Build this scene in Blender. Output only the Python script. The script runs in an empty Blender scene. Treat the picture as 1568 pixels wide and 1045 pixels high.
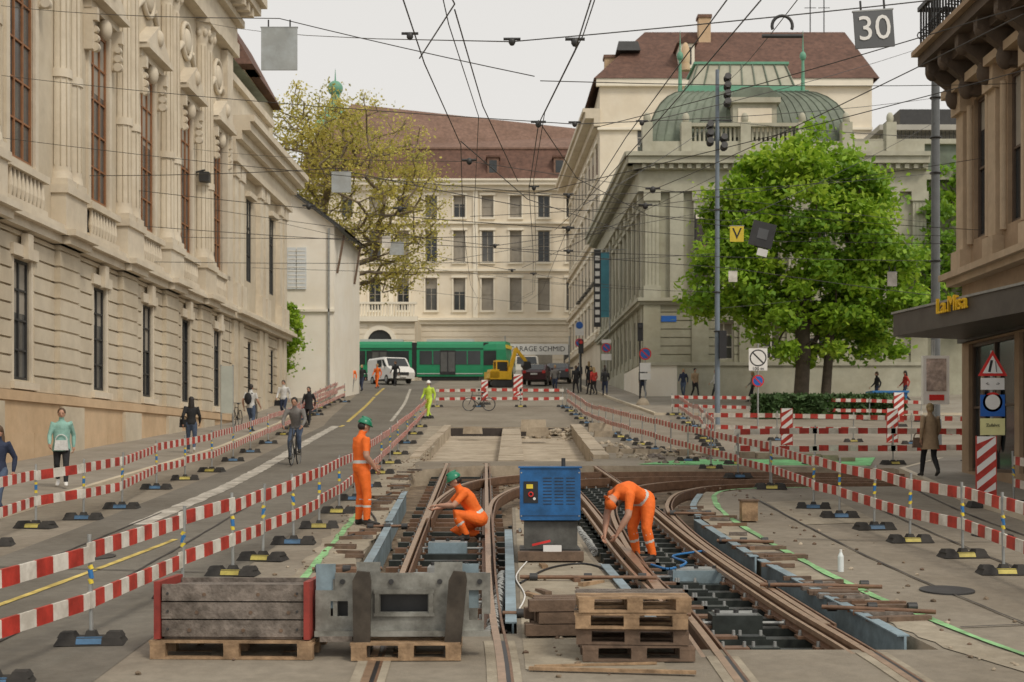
import bpy, math, random
import numpy as np
from mathutils import Vector, Matrix
random.seed(7); np.random.seed(7)
SC=bpy.context.scene
R=math.radians
# ------------------------------------------------------------------ terrain
PROF=[(-400,-26.7),(64,1.14),(68,1.55),(86,3.3),(119,5.85),(150,6.8),(400,7.0),(3000,7.0)]
def gz(y):
    for (a,za),(b,zb) in zip(PROF,PROF[1:]):
        if y<=b: return za+(zb-za)*(y-a)/(b-a)
    return 7.0
# ------------------------------------------------------------------ materials
MATS={}
def M(name,col,rough=.8,var=.2,scale=2.0,metal=0.,bump=0.,stain=0.,trans=0.,emit=0.,stainscale=.35,bscale=None):
    if name in MATS: return MATS[name]
    m=bpy.data.materials.new(name); m.use_nodes=True; nt=m.node_tree; n=nt.nodes; l=nt.links
    b=n['Principled BSDF']; b.inputs['Roughness'].default_value=rough; b.inputs['Metallic'].default_value=metal
    tc=n.new('ShaderNodeTexCoord'); no=n.new('ShaderNodeTexNoise'); no.inputs['Scale'].default_value=scale
    no.inputs['Detail'].default_value=5; no.inputs['Roughness'].default_value=.65
    l.new(tc.outputs['Object'],no.inputs['Vector'])
    cr=n.new('ShaderNodeValToRGB'); e=cr.color_ramp.elements
    e[0].position=.3; e[1].position=.7
    e[0].color=[max(0,c*(1-var)) for c in col]+[1]; e[1].color=[min(1,c*(1+var)) for c in col]+[1]
    l.new(no.outputs['Fac'],cr.inputs['Fac']); out=cr.outputs['Color']
    if stain>0:
        n2=n.new('ShaderNodeTexNoise'); n2.inputs['Scale'].default_value=stainscale; n2.inputs['Detail'].default_value=7; n2.inputs['Roughness'].default_value=.7
        l.new(tc.outputs['Object'],n2.inputs['Vector'])
        c2=n.new('ShaderNodeValToRGB'); c2.color_ramp.elements[0].position=.38; c2.color_ramp.elements[1].position=.6
        k=1-stain; c2.color_ramp.elements[0].color=(k,k*.97,k*.93,1); c2.color_ramp.elements[1].color=(1,1,1,1)
        l.new(n2.outputs['Fac'],c2.inputs['Fac'])
        mx=n.new('ShaderNodeMixRGB'); mx.blend_type='MULTIPLY'; mx.inputs[0].default_value=1
        l.new(out,mx.inputs[1]); l.new(c2.outputs['Color'],mx.inputs[2]); out=mx.outputs[0]
    l.new(out,b.inputs['Base Color'])
    if bump>0:
        n3=n.new('ShaderNodeTexNoise'); n3.inputs['Scale'].default_value=bscale or scale*4; n3.inputs['Detail'].default_value=4
        l.new(tc.outputs['Object'],n3.inputs['Vector'])
        bp=n.new('ShaderNodeBump'); bp.inputs['Strength'].default_value=bump; bp.inputs['Distance'].default_value=.03
        l.new(n3.outputs['Fac'],bp.inputs['Height']); l.new(bp.outputs['Normal'],b.inputs['Normal'])
    if trans>0:
        tr=n.new('ShaderNodeBsdfTranslucent'); l.new(out,tr.inputs['Color']); ms=n.new('ShaderNodeMixShader'); ms.inputs[0].default_value=trans
        o=n['Material Output']; l.new(b.outputs[0],ms.inputs[1]); l.new(tr.outputs[0],ms.inputs[2]); l.new(ms.outputs[0],o.inputs['Surface'])
    MATS[name]=m; return m
# ------------------------------------------------------------------ mesh assembler
class A:
    def __init__(s,name,M0=None): s.name=name; s.parts={}; s.M=M0 or Matrix.Identity(4); s.texts=[]
    def frame(s,o,u,n=None):
        u=Vector(u).normalized(); z=Vector((0,0,1)); n=Vector(n).normalized() if n else z.cross(u)
        m=Matrix.Identity(4)
        for i in range(3): m[i][0]=u[i]; m[i][1]=n[i]; m[i][2]=z[i]; m[i][3]=o[i]
        s.M=m; return s
    def place(s,loc,rz=0,sc=1): s.M=Matrix.Translation(loc)@Matrix.Rotation(R(rz),4,'Z')@Matrix.Scale(sc,4); return s
    def add(s,part,mat,vs,fs,smooth=False):
        P=s.parts.setdefault(part,([],[],[],[],[])); b=len(P[0])
        P[0].extend([tuple(s.M@Vector(v)) for v in vs])
        if mat not in P[3]: P[3].append(mat)
        mi=P[3].index(mat)
        for f in fs: P[1].append([i+b for i in f]); P[2].append(mi); P[4].append(smooth)
    def box(s,part,mat,u,w,z):
        vs=[(a,b,c) for a in u for b in w for c in z]
        s.add(part,mat,vs,[(0,1,3,2),(4,6,7,5),(0,4,5,1),(2,3,7,6),(0,2,6,4),(1,5,7,3)])
    def beam(s,part,mat,p0,p1,w,h,up=(0,0,1)):
        p0=Vector(p0);p1=Vector(p1);d=(p1-p0).normalized(); up=Vector(up)
        if abs(d.dot(up))>.98: up=Vector((0,1,0))
        r=d.cross(up).normalized(); q=r.cross(d).normalized()
        vs=[p+r*a*w/2+q*b*h/2 for p in (p0,p1) for a in (-1,1) for b in (-1,1)]
        s.add(part,mat,vs,[(0,1,3,2),(4,6,7,5),(0,4,5,1),(2,3,7,6),(0,2,6,4),(1,5,7,3)])
    def frus(s,part,mat,c,b,t,h):
        x,y,z=c
        vs=[(x+i*b[0]/2,y+j*b[1]/2,z) for i,j in((-1,-1),(1,-1),(1,1),(-1,1))]+[(x+i*t[0]/2,y+j*t[1]/2,z+h) for i,j in((-1,-1),(1,-1),(1,1),(-1,1))]
        s.add(part,mat,vs,[(3,2,1,0),(4,5,6,7),(0,1,5,4),(1,2,6,5),(2,3,7,6),(3,0,4,7)])
    def cyl(s,part,mat,p0,p1,r0,r1=None,n=10,cap=True):
        r1=r0 if r1 is None else r1; p0=Vector(p0);p1=Vector(p1); d=(p1-p0)
        if d.length<1e-6: return
        d.normalize(); a=Vector((0,0,1)) if abs(d.z)<.9 else Vector((1,0,0)); x=d.cross(a).normalized(); y=d.cross(x)
        vs=[];
        for p,r in((p0,r0),(p1,r1)):
            for i in range(n): t=2*math.pi*i/n; vs.append(p+(x*math.cos(t)+y*math.sin(t))*r)
        s.add(part,mat,vs,[(i,(i+1)%n,n+(i+1)%n,n+i) for i in range(n)],True)
        if cap: s.add(part,mat,vs,[tuple(range(n-1,-1,-1)),tuple(range(n,2*n))])
    def loft(s,part,mat,rings,cap=True,smooth=True):
        n=len(rings[0]); vs=[v for r in rings for v in r]; fs=[]
        for k in range(len(rings)-1):
            for i in range(n): fs.append((k*n+i,k*n+(i+1)%n,(k+1)*n+(i+1)%n,(k+1)*n+i))
        s.add(part,mat,vs,fs,smooth)
        if cap: s.add(part,mat,vs,[tuple(range(n-1,-1,-1)),tuple(range((len(rings)-1)*n,len(rings)*n))])
    def ell(s,part,mat,c,r,n=10,k=7,z0=-1,z1=1,rot=None):
        rings=[]; c=Vector(c)
        for j in range(k+1):
            a=math.asin(z0)+(math.asin(z1)-math.asin(z0))*j/k
            ring=[]
            for i in range(n):
                t=2*math.pi*i/n; v=Vector((r[0]*math.cos(a)*math.cos(t),r[1]*math.cos(a)*math.sin(t),r[2]*math.sin(a)))
                if rot: v=rot@v
                ring.append(c+v)
            rings.append(ring)
        s.loft(part,mat,rings,False)
    def torus(s,part,mat,c,R0,r,ax='x',n=20,m=6,a0=0,a1=360):
        rings=[]; full=abs(a1-a0)>=360
        for i in range(n+1):
            t=R(a0+(a1-a0)*i/n); ring=[]
            for j in range(m):
                q=2*math.pi*j/m; rr=R0+r*math.cos(q); h=r*math.sin(q)
                v={'x':(h,rr*math.cos(t),rr*math.sin(t)),'y':(rr*math.cos(t),h,rr*math.sin(t)),'z':(rr*math.cos(t),rr*math.sin(t),h)}[ax]
                ring.append(Vector(c)+Vector(v))
            rings.append(ring)
        s.loft(part,mat,rings,not full)
    def prism(s,part,mat,poly,x0,x1,ax='x'):
        n=len(poly)
        f={'x':lambda t,a,b:(t,a,b),'y':lambda t,a,b:(a,t,b),'z':lambda t,a,b:(a,b,t)}[ax]
        vs=[f(x0,*p) for p in poly]+[f(x1,*p) for p in poly]
        s.add(part,mat,vs,[tuple(range(n-1,-1,-1)),tuple(range(n,2*n))]+[(i,(i+1)%n,n+(i+1)%n,n+i) for i in range(n)])
    def text(s,txt,size,mat,loc,ax_u,part='lettering',ext=.004,align='CENTER'):
        s.texts.append((txt,size,mat,s.M@Vector(loc),(s.M.to_3x3()@Vector(ax_u)).normalized(),part,ext,align))
    def finish(s):
        objs=[]
        for pn,(V,F,I,Ms,S) in s.parts.items():
            me=bpy.data.meshes.new(pn); me.from_pydata(V,[],F)
            for m in Ms: me.materials.append(m)
            me.polygons.foreach_set('material_index',I); me.polygons.foreach_set('use_smooth',S); me.update()
            objs.append((pn,me))
        if len(objs)==1 and not s.texts:
            o=bpy.data.objects.new(s.name,objs[0][1]); SC.collection.objects.link(o); return o
        e=bpy.data.objects.new(s.name,None); SC.collection.objects.link(e)
        for pn,me in objs:
            o=bpy.data.objects.new(pn,me); SC.collection.objects.link(o); o.parent=e
        for (txt,size,mat,loc,u,part,ext,align) in s.texts:
            c=bpy.data.curves.new(part,'FONT'); c.body=txt; c.size=size; c.extrude=ext; c.align_x=align; c.align_y='CENTER'
            c.materials.append(mat); c.resolution_u=3
            o=bpy.data.objects.new(part,c); SC.collection.objects.link(o); o.parent=e
            z=Vector((0,0,1)); nn=u.cross(z).normalized(); up=nn.cross(u)
            m=Matrix((( u.x,up.x,nn.x,loc.x),(u.y,up.y,nn.y,loc.y),(u.z,up.z,nn.z,loc.z),(0,0,0,1)))
            o.matrix_world=m
        return e
    def wall(s,mat,u0,u1,z0,z1,ops=(),dep=.25,glass=None,fr=None,w=0.,part='walls',mull=(1,2)):
        us=sorted({u0,u1}|{v for o in ops for v in o[:2] if u0<v<u1}); zs=sorted({z0,z1}|{v for o in ops for v in o[2:4] if z0<v<z1})
        for a,b in zip(us,us[1:]):
            for c,d in zip(zs,zs[1:]):
                mu,mz=(a+b)/2,(c+d)/2
                if any(o[0]<mu<o[1] and o[2]<mz<o[3] for o in ops): continue
                s.add(part,mat,[(a,w,c),(b,w,c),(b,w,d),(a,w,d)],[(0,1,2,3)])
        for o in ops:
            a,b,c,d=o[:4]; q=w-dep
            s.add(part,mat,[(a,w,c),(b,w,c),(b,w,d),(a,w,d),(a,q,c),(b,q,c),(b,q,d),(a,q,d)],[(0,4,5,1),(1,5,6,2),(2,6,7,3),(3,7,4,0)])
            if glass:
                g=glass if not isinstance(glass,(list,tuple)) else random.choice(glass)
                s.add('windows',g,[(a,q,c),(b,q,c),(b,q,d),(a,q,d)],[(0,1,2,3)])
                if g is not curtain and isinstance(glass,(list,tuple)) and random.random()<.5:
                    zb=d-(d-c)*random.uniform(.15,.5); s.add('blinds',curtain,[(a,q+.002,zb),(b,q+.002,zb),(b,q+.002,d),(a,q+.002,d)],[(0,1,2,3)])
                if fr:
                    t=.07*min(1,(b-a)/1.0)+.01; e0=q+.003; e1=q+min(.06,dep*.8)
                    s.box('window_frames',fr,(a,a+t),(e0,e1),(c,d)); s.box('window_frames',fr,(b-t,b),(e0,e1),(c,d))
                    s.box('window_frames',fr,(a+t,b-t),(e0,e1),(c,c+t)); s.box('window_frames',fr,(a+t,b-t),(e0,e1),(d-t,d))
                    for i in range(mull[0]): x=a+(b-a)*(i+1)/(mull[0]+1); s.box('window_frames',fr,(x-t/2,x+t/2),(e0,e1-.004),(c+t,d-t))
                    for i in range(mull[1]): z=c+(d-c)*(i+1)/(mull[1]+1); s.box('window_frames',fr,(a+t,b-t),(e0,e1-.008),(z-t/3,z+t/3))
    def rust(s,mat,u0,u1,z0,z1,ops,proj=.06,h=.46,gap=.05,part='rustication'):
        z=z0
        while z<z1-.1:
            zt=min(z+h-gap,z1); iv=[(u0,u1)]
            for o in ops:
                if o[2]<zt and o[3]>z:
                    nv=[]
                    for a,b in iv:
                        if o[1]<=a or o[0]>=b: nv.append((a,b)); continue
                        if o[0]>a: nv.append((a,o[0]))
                        if o[1]<b: nv.append((o[1],b))
                    iv=nv
            for a,b in iv: s.box(part,mat,(a+.002,b-.002),(-.01,proj),(z,zt))
            z+=h
def smooth(pts,n=6):
    P=[Vector((*p,0)) if len(p)==2 else Vector(p) for p in pts]; out=[]
    for i in range(len(P)-1):
        p0=P[max(i-1,0)];p1=P[i];p2=P[i+1];p3=P[min(i+2,len(P)-1)]
        for k in range(n):
            t=k/n; out.append(.5*((2*p1)+(p2-p0)*t+(2*p0-5*p1+4*p2-p3)*t*t+(3*p1-p0-3*p2+p3)*t**3))
    out.append(P[-1]); return out
def sweep(a,part,mat,pts,x0,x1,z0,z1,base=None):
    rings=[]
    for i,p in enumerate(pts):
        t=(pts[min(i+1,len(pts)-1)]-pts[max(i-1,0)]); t.z=0; t.normalize(); n=Vector((t.y,-t.x,0)); g=gz(p.y)
        rings.append([(p.x+n.x*x,p.y+n.y*x,g+z) for x,z in((x0,z0),(x1,z0),(x1,z1),(x0,z1))])
    a.loft(part,mat,rings,True,False)
# ------------------------------------------------------------------ palette
stone=M('limestone_wall',(.60,.53,.41),.85,.09,1.2,bump=.15,stain=.16)
stone2=M('limestone_trim',(.68,.61,.49),.8,.08,2,bump=.1,stain=.13)
sand=M('sandstone_plinth',(.60,.44,.28),.85,.10,1.5,bump=.2,stain=.12)
brownfr=M('brown_window_frame',(.27,.12,.05),.6,.2,3)
glass=M('window_glass_dark',(.035,.04,.042),.12,.3,.6)
glass2=M('window_glass_mid',(.10,.10,.095),.2,.3,.6)
curtain=M('window_blind',(.33,.30,.25),.6,.15,1)
whitefr=M('white_frame',(.66,.63,.56),.6,.08,3)
cream=M('cream_render',(.78,.71,.58),.85,.05,.8,stain=.08)
cream2=M('cream_trim',(.83,.77,.64),.8,.05,1)
roofb=M('brown_roof_tiles',(.14,.072,.05),.8,.35,2.5,bump=.4,stain=.25)
roofb2=M('brown_roof_tiles_light',(.21,.125,.09),.8,.3,2.5,bump=.4,stain=.2)
thea=M('theatre_sandstone',(.40,.39,.30),.85,.10,1.3,bump=.2,stain=.2)
thea2=M('theatre_trim',(.46,.45,.36),.85,.10,1.6,bump=.1,stain=.18)
copper=M('weathered_copper',(.17,.205,.155),.6,.25,1.2,stain=.3)
copperg=M('green_copper',(.14,.34,.23),.6,.15,2)
whitew=M('white_render',(.86,.82,.73),.85,.03,1,stain=.05)
dark=M('dark_metal',(.035,.035,.035),.5,.3,4)
steel=M('galvanised_steel',(.33,.34,.33),.5,.2,5,metal=.4)
pole_m=M('mast_grey_paint',(.13,.14,.145),.5,.15,3)
asph=M('asphalt',(.265,.232,.182),.93,.14,6,bump=.25,stain=.26,stainscale=.3,bscale=40)
asph2=M('asphalt_lane',(.175,.160,.132),.92,.15,6,bump=.25,stain=.28,stainscale=.35,bscale=40)
pave=M('pavement_slabs',(.30,.27,.225),.9,.12,3,bump=.1,stain=.2)
earth=M('excavated_subgrade',(.25,.19,.13),.95,.35,5,bump=.8,stain=.5,stainscale=1.3,bscale=14)
conc=M('raw_concrete',(.46,.39,.295),.9,.16,4,bump=.35,stain=.30,stainscale=.9,bscale=20)
dust=M('dusty_concrete',(.36,.315,.24),.95,.15,5,bump=.3,stain=.3,stainscale=1.1,bscale=30)
rust=M('rusty_rail_steel',(.20,.115,.07),.55,.3,7,metal=.25)
railtop=M('rail_head',(.40,.27,.18),.38,.2,8,metal=.5)
tie=M('dark_steel_sleeper',(.035,.042,.038),.45,.4,6,metal=.3)
bluep=M('pale_blue_steel_panel',(.25,.34,.39),.5,.25,4,stain=.35,stainscale=1.5)
wood=M('pallet_wood',(.36,.24,.14),.8,.3,6,bump=.3,stain=.3,stainscale=3)
woodd=M('old_dark_wood',(.15,.10,.068),.85,.35,6,bump=.3)
woodg=M('grey_weathered_wood',(.20,.17,.145),.85,.35,6,bump=.5,stain=.4,stainscale=3)
redw=M('red_paint_worn',(.26,.035,.025),.6,.3,5)
redb=M('barrier_red',(.50,.045,.03),.5,.18,5,stain=.3,stainscale=2.5)
whb=M('barrier_white',(.74,.71,.64),.5,.08,5,stain=.25,stainscale=2.5)
rubber=M('black_rubber',(.04,.037,.033),.85,.35,5,stain=.3)
yel=M('yellow_paint',(.75,.58,.05),.5,.15,4)
yeld=M('yellow_reflector_dirty',(.52,.44,.10),.6,.2,5,stain=.4,stainscale=3)
blu=M('blue_paint',(.03,.17,.42),.5,.15,4)
blud=M('blue_reflector_dirty',(.06,.15,.27),.6,.2,5,stain=.4,stainscale=3)
orange=M('hi_vis_orange',(.93,.17,.02),.75,.14,8,bump=.5,bscale=14)
silver=M('reflective_silver',(.62,.64,.60),.4,.05,8)
skin=M('skin',(.50,.28,.19),.6,.06,10)
greenh=M('green_helmet_plastic',(.02,.22,.12),.3,.05,5)
boots=M('boots_black',(.03,.028,.025),.7,.3,8)
white=M('white_paint',(.78,.77,.74),.5,.04,4)
black=M('black_paint',(.02,.02,.022),.45,.2,4)
redp=M('red_sign_paint',(.62,.03,.025),.45,.05,4)
bluesign=M('blue_sign_paint',(.02,.12,.45),.45,.05,4)
greenline=M('green_marking_paint',(.30,.58,.27),.9,.25,4,stain=.4,stainscale=2.5)
yelline=M('yellow_road_paint',(.62,.48,.14),.9,.2,4,stain=.4,stainscale=2)
whline=M('worn_white_road_paint',(.52,.49,.43),.9,.2,4,stain=.4,stainscale=2)
# ------------------------------------------------------------------ world, sun, camera
w=bpy.data.worlds.new('World'); SC.world=w; w.use_nodes=True; nt=w.node_tree; bg=nt.nodes['Background']
sky=nt.nodes.new('ShaderNodeTexSky'); sky.sky_type='NISHITA'; sky.sun_disc=False
SE,SR=R(48),R(140)
sky.sun_elevation=SE; sky.sun_rotation=SR; sky.dust_density=4
hs=nt.nodes.new('ShaderNodeHueSaturation'); hs.inputs['Saturation'].default_value=.2
mx=nt.nodes.new('ShaderNodeMixRGB'); mx.inputs[0].default_value=.8; mx.inputs[2].default_value=(8.6,8.35,7.95,1)
nt.links.new(sky.outputs[0],hs.inputs['Color']); nt.links.new(hs.outputs[0],mx.inputs[1]); nt.links.new(mx.outputs[0],bg.inputs[0]); bg.inputs[1].default_value=.105
sl=bpy.data.lights.new('sun','SUN'); sl.energy=1.5; sl.angle=R(14); sl.color=(1,.90,.76)
so=bpy.data.objects.new('sun',sl); SC.collection.objects.link(so)
sd=Vector((math.sin(SR)*math.cos(SE),math.cos(SR)*math.cos(SE),math.sin(SE)))
so.rotation_euler=sd.to_track_quat('Z','Y').to_euler(); so.location=sd*60
cam=bpy.data.cameras.new('camera'); co=bpy.data.objects.new('camera',cam); SC.collection.objects.link(co)
cam.sensor_width=36; cam.lens=50; cam.shift_y=.107; cam.clip_end=5000; cam.clip_start=.1
cam.dof.use_dof=True; cam.dof.focus_distance=20; cam.dof.aperture_fstop=3.2
co.location=(0,0,0); co.rotation_euler=(R(90),0,0); SC.camera=co
SC.view_settings.view_transform='Standard'; SC.view_settings.look='None'; SC.view_settings.exposure=0
# ------------------------------------------------------------------ ground
g=A('ground'); ys=[-400,0,64,68,74,80,86,97,108,119,130,140,150,400,2500]
for a,b in zip(ys,ys[1:]):
    g.add('ground',earth,[(-2500,a,gz(a)-.42),(2500,a,gz(a)-.42),(2500,b,gz(b)-.42),(-2500,b,gz(b)-.42)],[(0,1,2,3)])
g.finish()
import bmesh
def slab(name,mat,outer,holes,skirt,dz=0.,smat=None):
    bm=bmesh.new(); eds=[]
    for loop in [outer]+holes:
        vs=[bm.verts.new((x,y,gz(y)+dz)) for x,y in loop]
        eds+= [bm.edges.new((vs[i],vs[(i+1)%len(vs)])) for i in range(len(vs))]
    bmesh.ops.triangle_fill(bm,edges=eds,use_beauty=True)
    for f in bm.faces:
        if f.normal.z<0: f.normal_flip()
    if skirt>0:
        for e in list(eds):
            a,b=e.verts; c=bm.verts.new(a.co-Vector((0,0,skirt))); d=bm.verts.new(b.co-Vector((0,0,skirt))); f=bm.faces.new((a,b,d,c)); f.material_index=1
    me=bpy.data.meshes.new(name); bm.to_mesh(me); bm.free(); me.materials.append(mat); me.materials.append(smat or mat)
    o=bpy.data.objects.new(name,me); SC.collection.objects.link(o); return o
pit1=[(-2.05,14.3),(0.05,14.3),(0.0,27),(.95,27),(1.15,20),(1.45,15.5),(1.55,13.5),(4.05,13.5),(3.8,16),(3.55,18.3),(3.35,24),(3.5,27),(4.1,29.8),(5.2,31.2),(7,31.6),(10,31.8),(10,37.3),(3,38.2),(-1,38.2),(-2.6,36.5),(-2.35,27),(-2.1,20)]
pit2=[(-2.6,40),(2.3,40),(2.5,52),(2.9,62),(-3.1,62),(-2.8,52)]
slab('road',asph,[(-90,5),(90,5),(90,64),(-90,64)],[pit1,pit2],.42,0,conc)
rd=A('road_beyond'); ys=[64,68,74,80,86,97,108,119,130,140,150,220]
for a,b in zip(ys,ys[1:]): rd.add('r',asph,[(-90,a,gz(a)),(90,a,gz(a)),(90,b,gz(b)),(-90,b,gz(b))],[(0,1,2,3)])
rd.add('r',asph,[(-90,-60,gz(-60)),(90,-60,gz(-60)),(90,5,gz(5)),(-90,5,gz(5))],[(0,1,2,3)])
rd.finish()
def strip(name,mat,pts,wd,dz,sm=True,jag=0):
    a=A(name); P=smooth(pts) if sm else [Vector((*p,0)) for p in pts]
    Q=[]
    for p,q in zip(P,P[1:]):
        k=max(1,int((q-p).length/(2 if not jag else .35))); Q+=[p.lerp(q,i/k) for i in range(k)]
    Q.append(P[-1]); V=[];F=[]
    for i,p in enumerate(Q):
        t=(Q[min(i+1,len(Q)-1)]-Q[max(i-1,0)]).normalized(); n=Vector((t.y,-t.x,0))*wd/2
        j0=1+random.uniform(-jag,jag); j1=1+random.uniform(-jag,jag)
        V+=[(p.x-n.x*j0,p.y-n.y,gz(p.y-n.y)+dz),(p.x+n.x*j1,p.y+n.y,gz(p.y+n.y)+dz)]
    F=[(2*i,2*i+1,2*i+3,2*i+2) for i in range(len(Q)-1)]
    a.add('s',mat,V,F); return a.finish()
slab('asphalt_lane',asph2,[(-7.2,5),(-3.6,5),(-3.5,30),(-4.0,50),(-4.4,63.5),(-8.4,63.5),(-7.4,40),(-7.2,25)],[],0,.004)
lane2=A('asphalt_lane_beyond')
for (a,la,ra),(b,lb,rb) in zip([(63.5,-8.4,-4.4),(68,-8.7,-4.7),(86,-9.5,-5.2),(105,-11,-6)],[(68,-8.7,-4.7),(86,-9.5,-5.2),(105,-11,-6),(119,-13,-6)]):
    lane2.add('l',asph2,[(la,a,gz(a)+.004),(ra,a,gz(a)+.004),(rb,b,gz(b)+.004),(lb,b,gz(b)+.004)],[(0,1,2,3)])
lane2.finish()
def kerbed(L,far,side,hh_,k=1):
    lp=A('pavement')
    for (a,x),(b,y) in zip(L,L[1:]):
        for i in range(k):
            t0,t1=i/k,(i+1)/k; ya,yb=a+(b-a)*t0,a+(b-a)*t1; xa,xb=x+(y-x)*t0,x+(y-x)*t1
            for m_,x0,x1,y0,y1,z in((pave,far,xa+side*.15,far,xb+side*.15,hh_),(stone,xa+side*.15,xa,xb+side*.15,xb,hh_+.005)):
                lp.add('slab',m_,[(x0,ya,gz(ya)+z),(x1,ya,gz(ya)+z),(y1,yb,gz(yb)+z),(y0,yb,gz(yb)+z)],[(0,1,2,3)])
            lp.add('slab',stone,[(xa,ya,gz(ya)+hh_+.005),(xa,ya,gz(ya)-.05),(xb,yb,gz(yb)-.05),(xb,yb,gz(yb)+hh_+.005)],[(0,1,2,3)])
    return lp
kerbed([(5,-9.0),(30,-9.0),(45,-9.2),(64,-10.4),(68,-10.6),(86,-11.2),(100,-12)],-20,-1,.12).finish()
kerbed([(5,8.8),(28,8.9),(36,9.8),(40,12)],40,1,.10).finish()
fp=kerbed([(70,7.0),(84,5.6),(86,5.5),(100,5.0),(119,4.8),(140,4.5)],40,1,.12,4)
fp.add('slab',stone,[(7,70,gz(70)+.12),(40,70,gz(70)+.12),(40,70,gz(70)-.05),(7,70,gz(70)-.05)],[(0,1,2,3)]); fp.finish()
strip('concrete_border',dust,[(-2.45,13.2),(-2.5,20),(-2.65,28),(-2.95,38),(-3.05,52),(-3.35,63)],.75,.007,jag=.25)
slab('concrete_island',dust,[(.12,12.6),(1.38,12.6),(1.36,15.5),(1.08,20),(.9,26.9),(.06,26.9),(.1,14.4)],[],0,.006)
strip('green_marking',greenline,[(-2.6,13.5),(-2.62,17),(-2.72,22),(-2.85,28)],.10,.013,jag=.4)
strip('concrete_border',dust,[(5.0,11.5),(4.35,13.6),(4.1,15.2),(3.78,18.3),(3.56,24),(3.72,27.5),(4.3,30.2)],.42,.009,jag=.25)
strip('green_marking',greenline,[(5.7,10.5),(4.82,13),(4.42,15.2),(4.08,18.3),(3.85,24),(4.0,28),(4.5,30.4),(5.6,31.2),(7,31.3)],.10,.015,jag=.4)
strip('dust_strip',dust,[(4.4,40),(6,38.6),(9.5,38.3)],1.4,.009,jag=.2)
strip('yellow_marking',yelline,[(-6.6,8),(-5.6,17.5),(-5.2,22)],.1,.012,jag=.15)
strip('white_marking',whline,[(-6.3,24),(-6.4,34),(-7.2,50),(-7.8,63)],.35,.012,jag=.15)
strip('yellow_marking',yelline,[(-7.5,62),(-8.0,80),(-9,100)],.16,.014)
strip('white_marking',whline,[(-5.6,66),(-6.0,80),(-7,98)],.16,.018)
strip('white_marking',whline,[(-1.5,9),(-4.3,11.6)],.12,.012,False,jag=.3)
tar=M('tar_seam',(.05,.045,.04),.7,.3,4)
for P in([(6.9,12),(6.7,20),(7.0,30)],[(8.0,14),(8.2,25),(9,33)],[(5.4,14),(5.0,20),(4.9,29)],[(-5.3,8),(-4.9,18),(-5.2,34)],[(-6.5,12),(-6.4,26)],[(4.6,14.6),(8.6,15.4)],[(4.4,22),(8.8,21.4)],[(-7,19),(-3.7,18.4)],[(.3,9.5),(3,10.2),(8,10)]):
    strip('tar_seam',tar,P,.035,.017,jag=.6)
slab('asphalt_patch',asph2,[(7.1,15),(8.2,15.2),(8.1,19),(7.0,18.7)],[],0,.008); slab('asphalt_patch',dust,[(4.9,24),(6.3,24.4),(6.5,28.6),(5.0,28)],[],0,.008)
slab('asphalt_patch',asph2,[(4.6,9.6),(6.8,9.8),(6.4,11.6),(5.2,11.4)],[],0,.008)
for x,y in((7.6,22.5),(-5.9,20),(5.2,17)):
    mh=A('manhole_cover'); z=gz(y)+.02; mh.prism('cover',dark,[(x+.32*math.cos(i*math.pi/12),y+.32*math.sin(i*math.pi/12)) for i in range(24)],z-.03,z,'z'); mh.parts['cover'][0][:]=[(a,b,c+.06*(b-y)) for a,b,c in mh.parts['cover'][0]]; mh.finish()
# ------------------------------------------------------------------ tracks
tr=A('tram_track')
T1l=smooth([(-1.15,5),(-1.25,12),(-1.42,18.3),(-1.74,36.5),(-1.78,39)],8); T1r=smooth([(-.0,5),(-.08,12),(-.30,18.3),(-.66,36.5),(-.7,39)],8)
T2l=smooth([(1.95,5),(1.93,12),(1.88,15.8),(1.66,20.2),(1.42,29.3),(1.05,38)],8); T2r=smooth([(3.6,5),(3.42,12.1),(3.08,16.3),(2.78,21.7),(2.58,29.3),(2.2,38)],8)
C1=smooth([(-.33,20),(-.42,26),(-.25,29.5),(.55,32.4),(2.3,33.9),(4.5,34.4),(7,34.2),(10,33.6)],8)
C2=smooth([(-1.5,25),(-1.45,29),(-.9,33),(.6,35.2),(3,35.9),(6,35.9),(10,35.2)],8)
C3=smooth([(3.28,14.8),(2.95,20),(2.85,24),(3.0,27.5),(3.75,30.6),(5.4,32.2),(10,32.6)],8)
C4=smooth([(1.75,16.5),(1.72,22),(1.9,27),(2.5,31),(4.2,33.2),(7,33.4),(10,32.95)],8)
for P in(T1l,T1r,T2l,T2r,C1,C2,C3,C4):
    sweep(tr,'rails',railtop,P,-.036,.036,-.03,.016 if P in(T1l,T1r) else .014)
    sweep(tr,'rails',rust,P,-.012,.012,-.17,-.03); sweep(tr,'rails',rust,P,-.085,.085,-.20,-.17)
    sweep(tr,'rails',rust,P,.075,.10,-.16,.010)
for P in (T1l,T1r,T2l,T2r):
    lim_=14.3 if P in(T1l,T1r) else 13.5
    q=[p for p in P if p.y<lim_]; sweep(tr,'rail_grooves',black,q,.037,.074,-.01,.009); sweep(tr,'rail_grooves',dust,q,-.13,-.037,-.01,.010); sweep(tr,'rail_grooves',dust,q,.101,.17,-.01,.010)
for P in (T2l,T2r): sweep(tr,'rails',railtop,[p for p in P if 13<p.y<27],-.17,-.13,-.05,0.0); 
def inseg(P,y):
    for a,b in zip(P,P[1:]):
        if a.y<=y<=b.y: return a.x+(b.x-a.x)*(y-a.y)/(b.y-a.y+1e-9)
    return None
y=14.7
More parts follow.
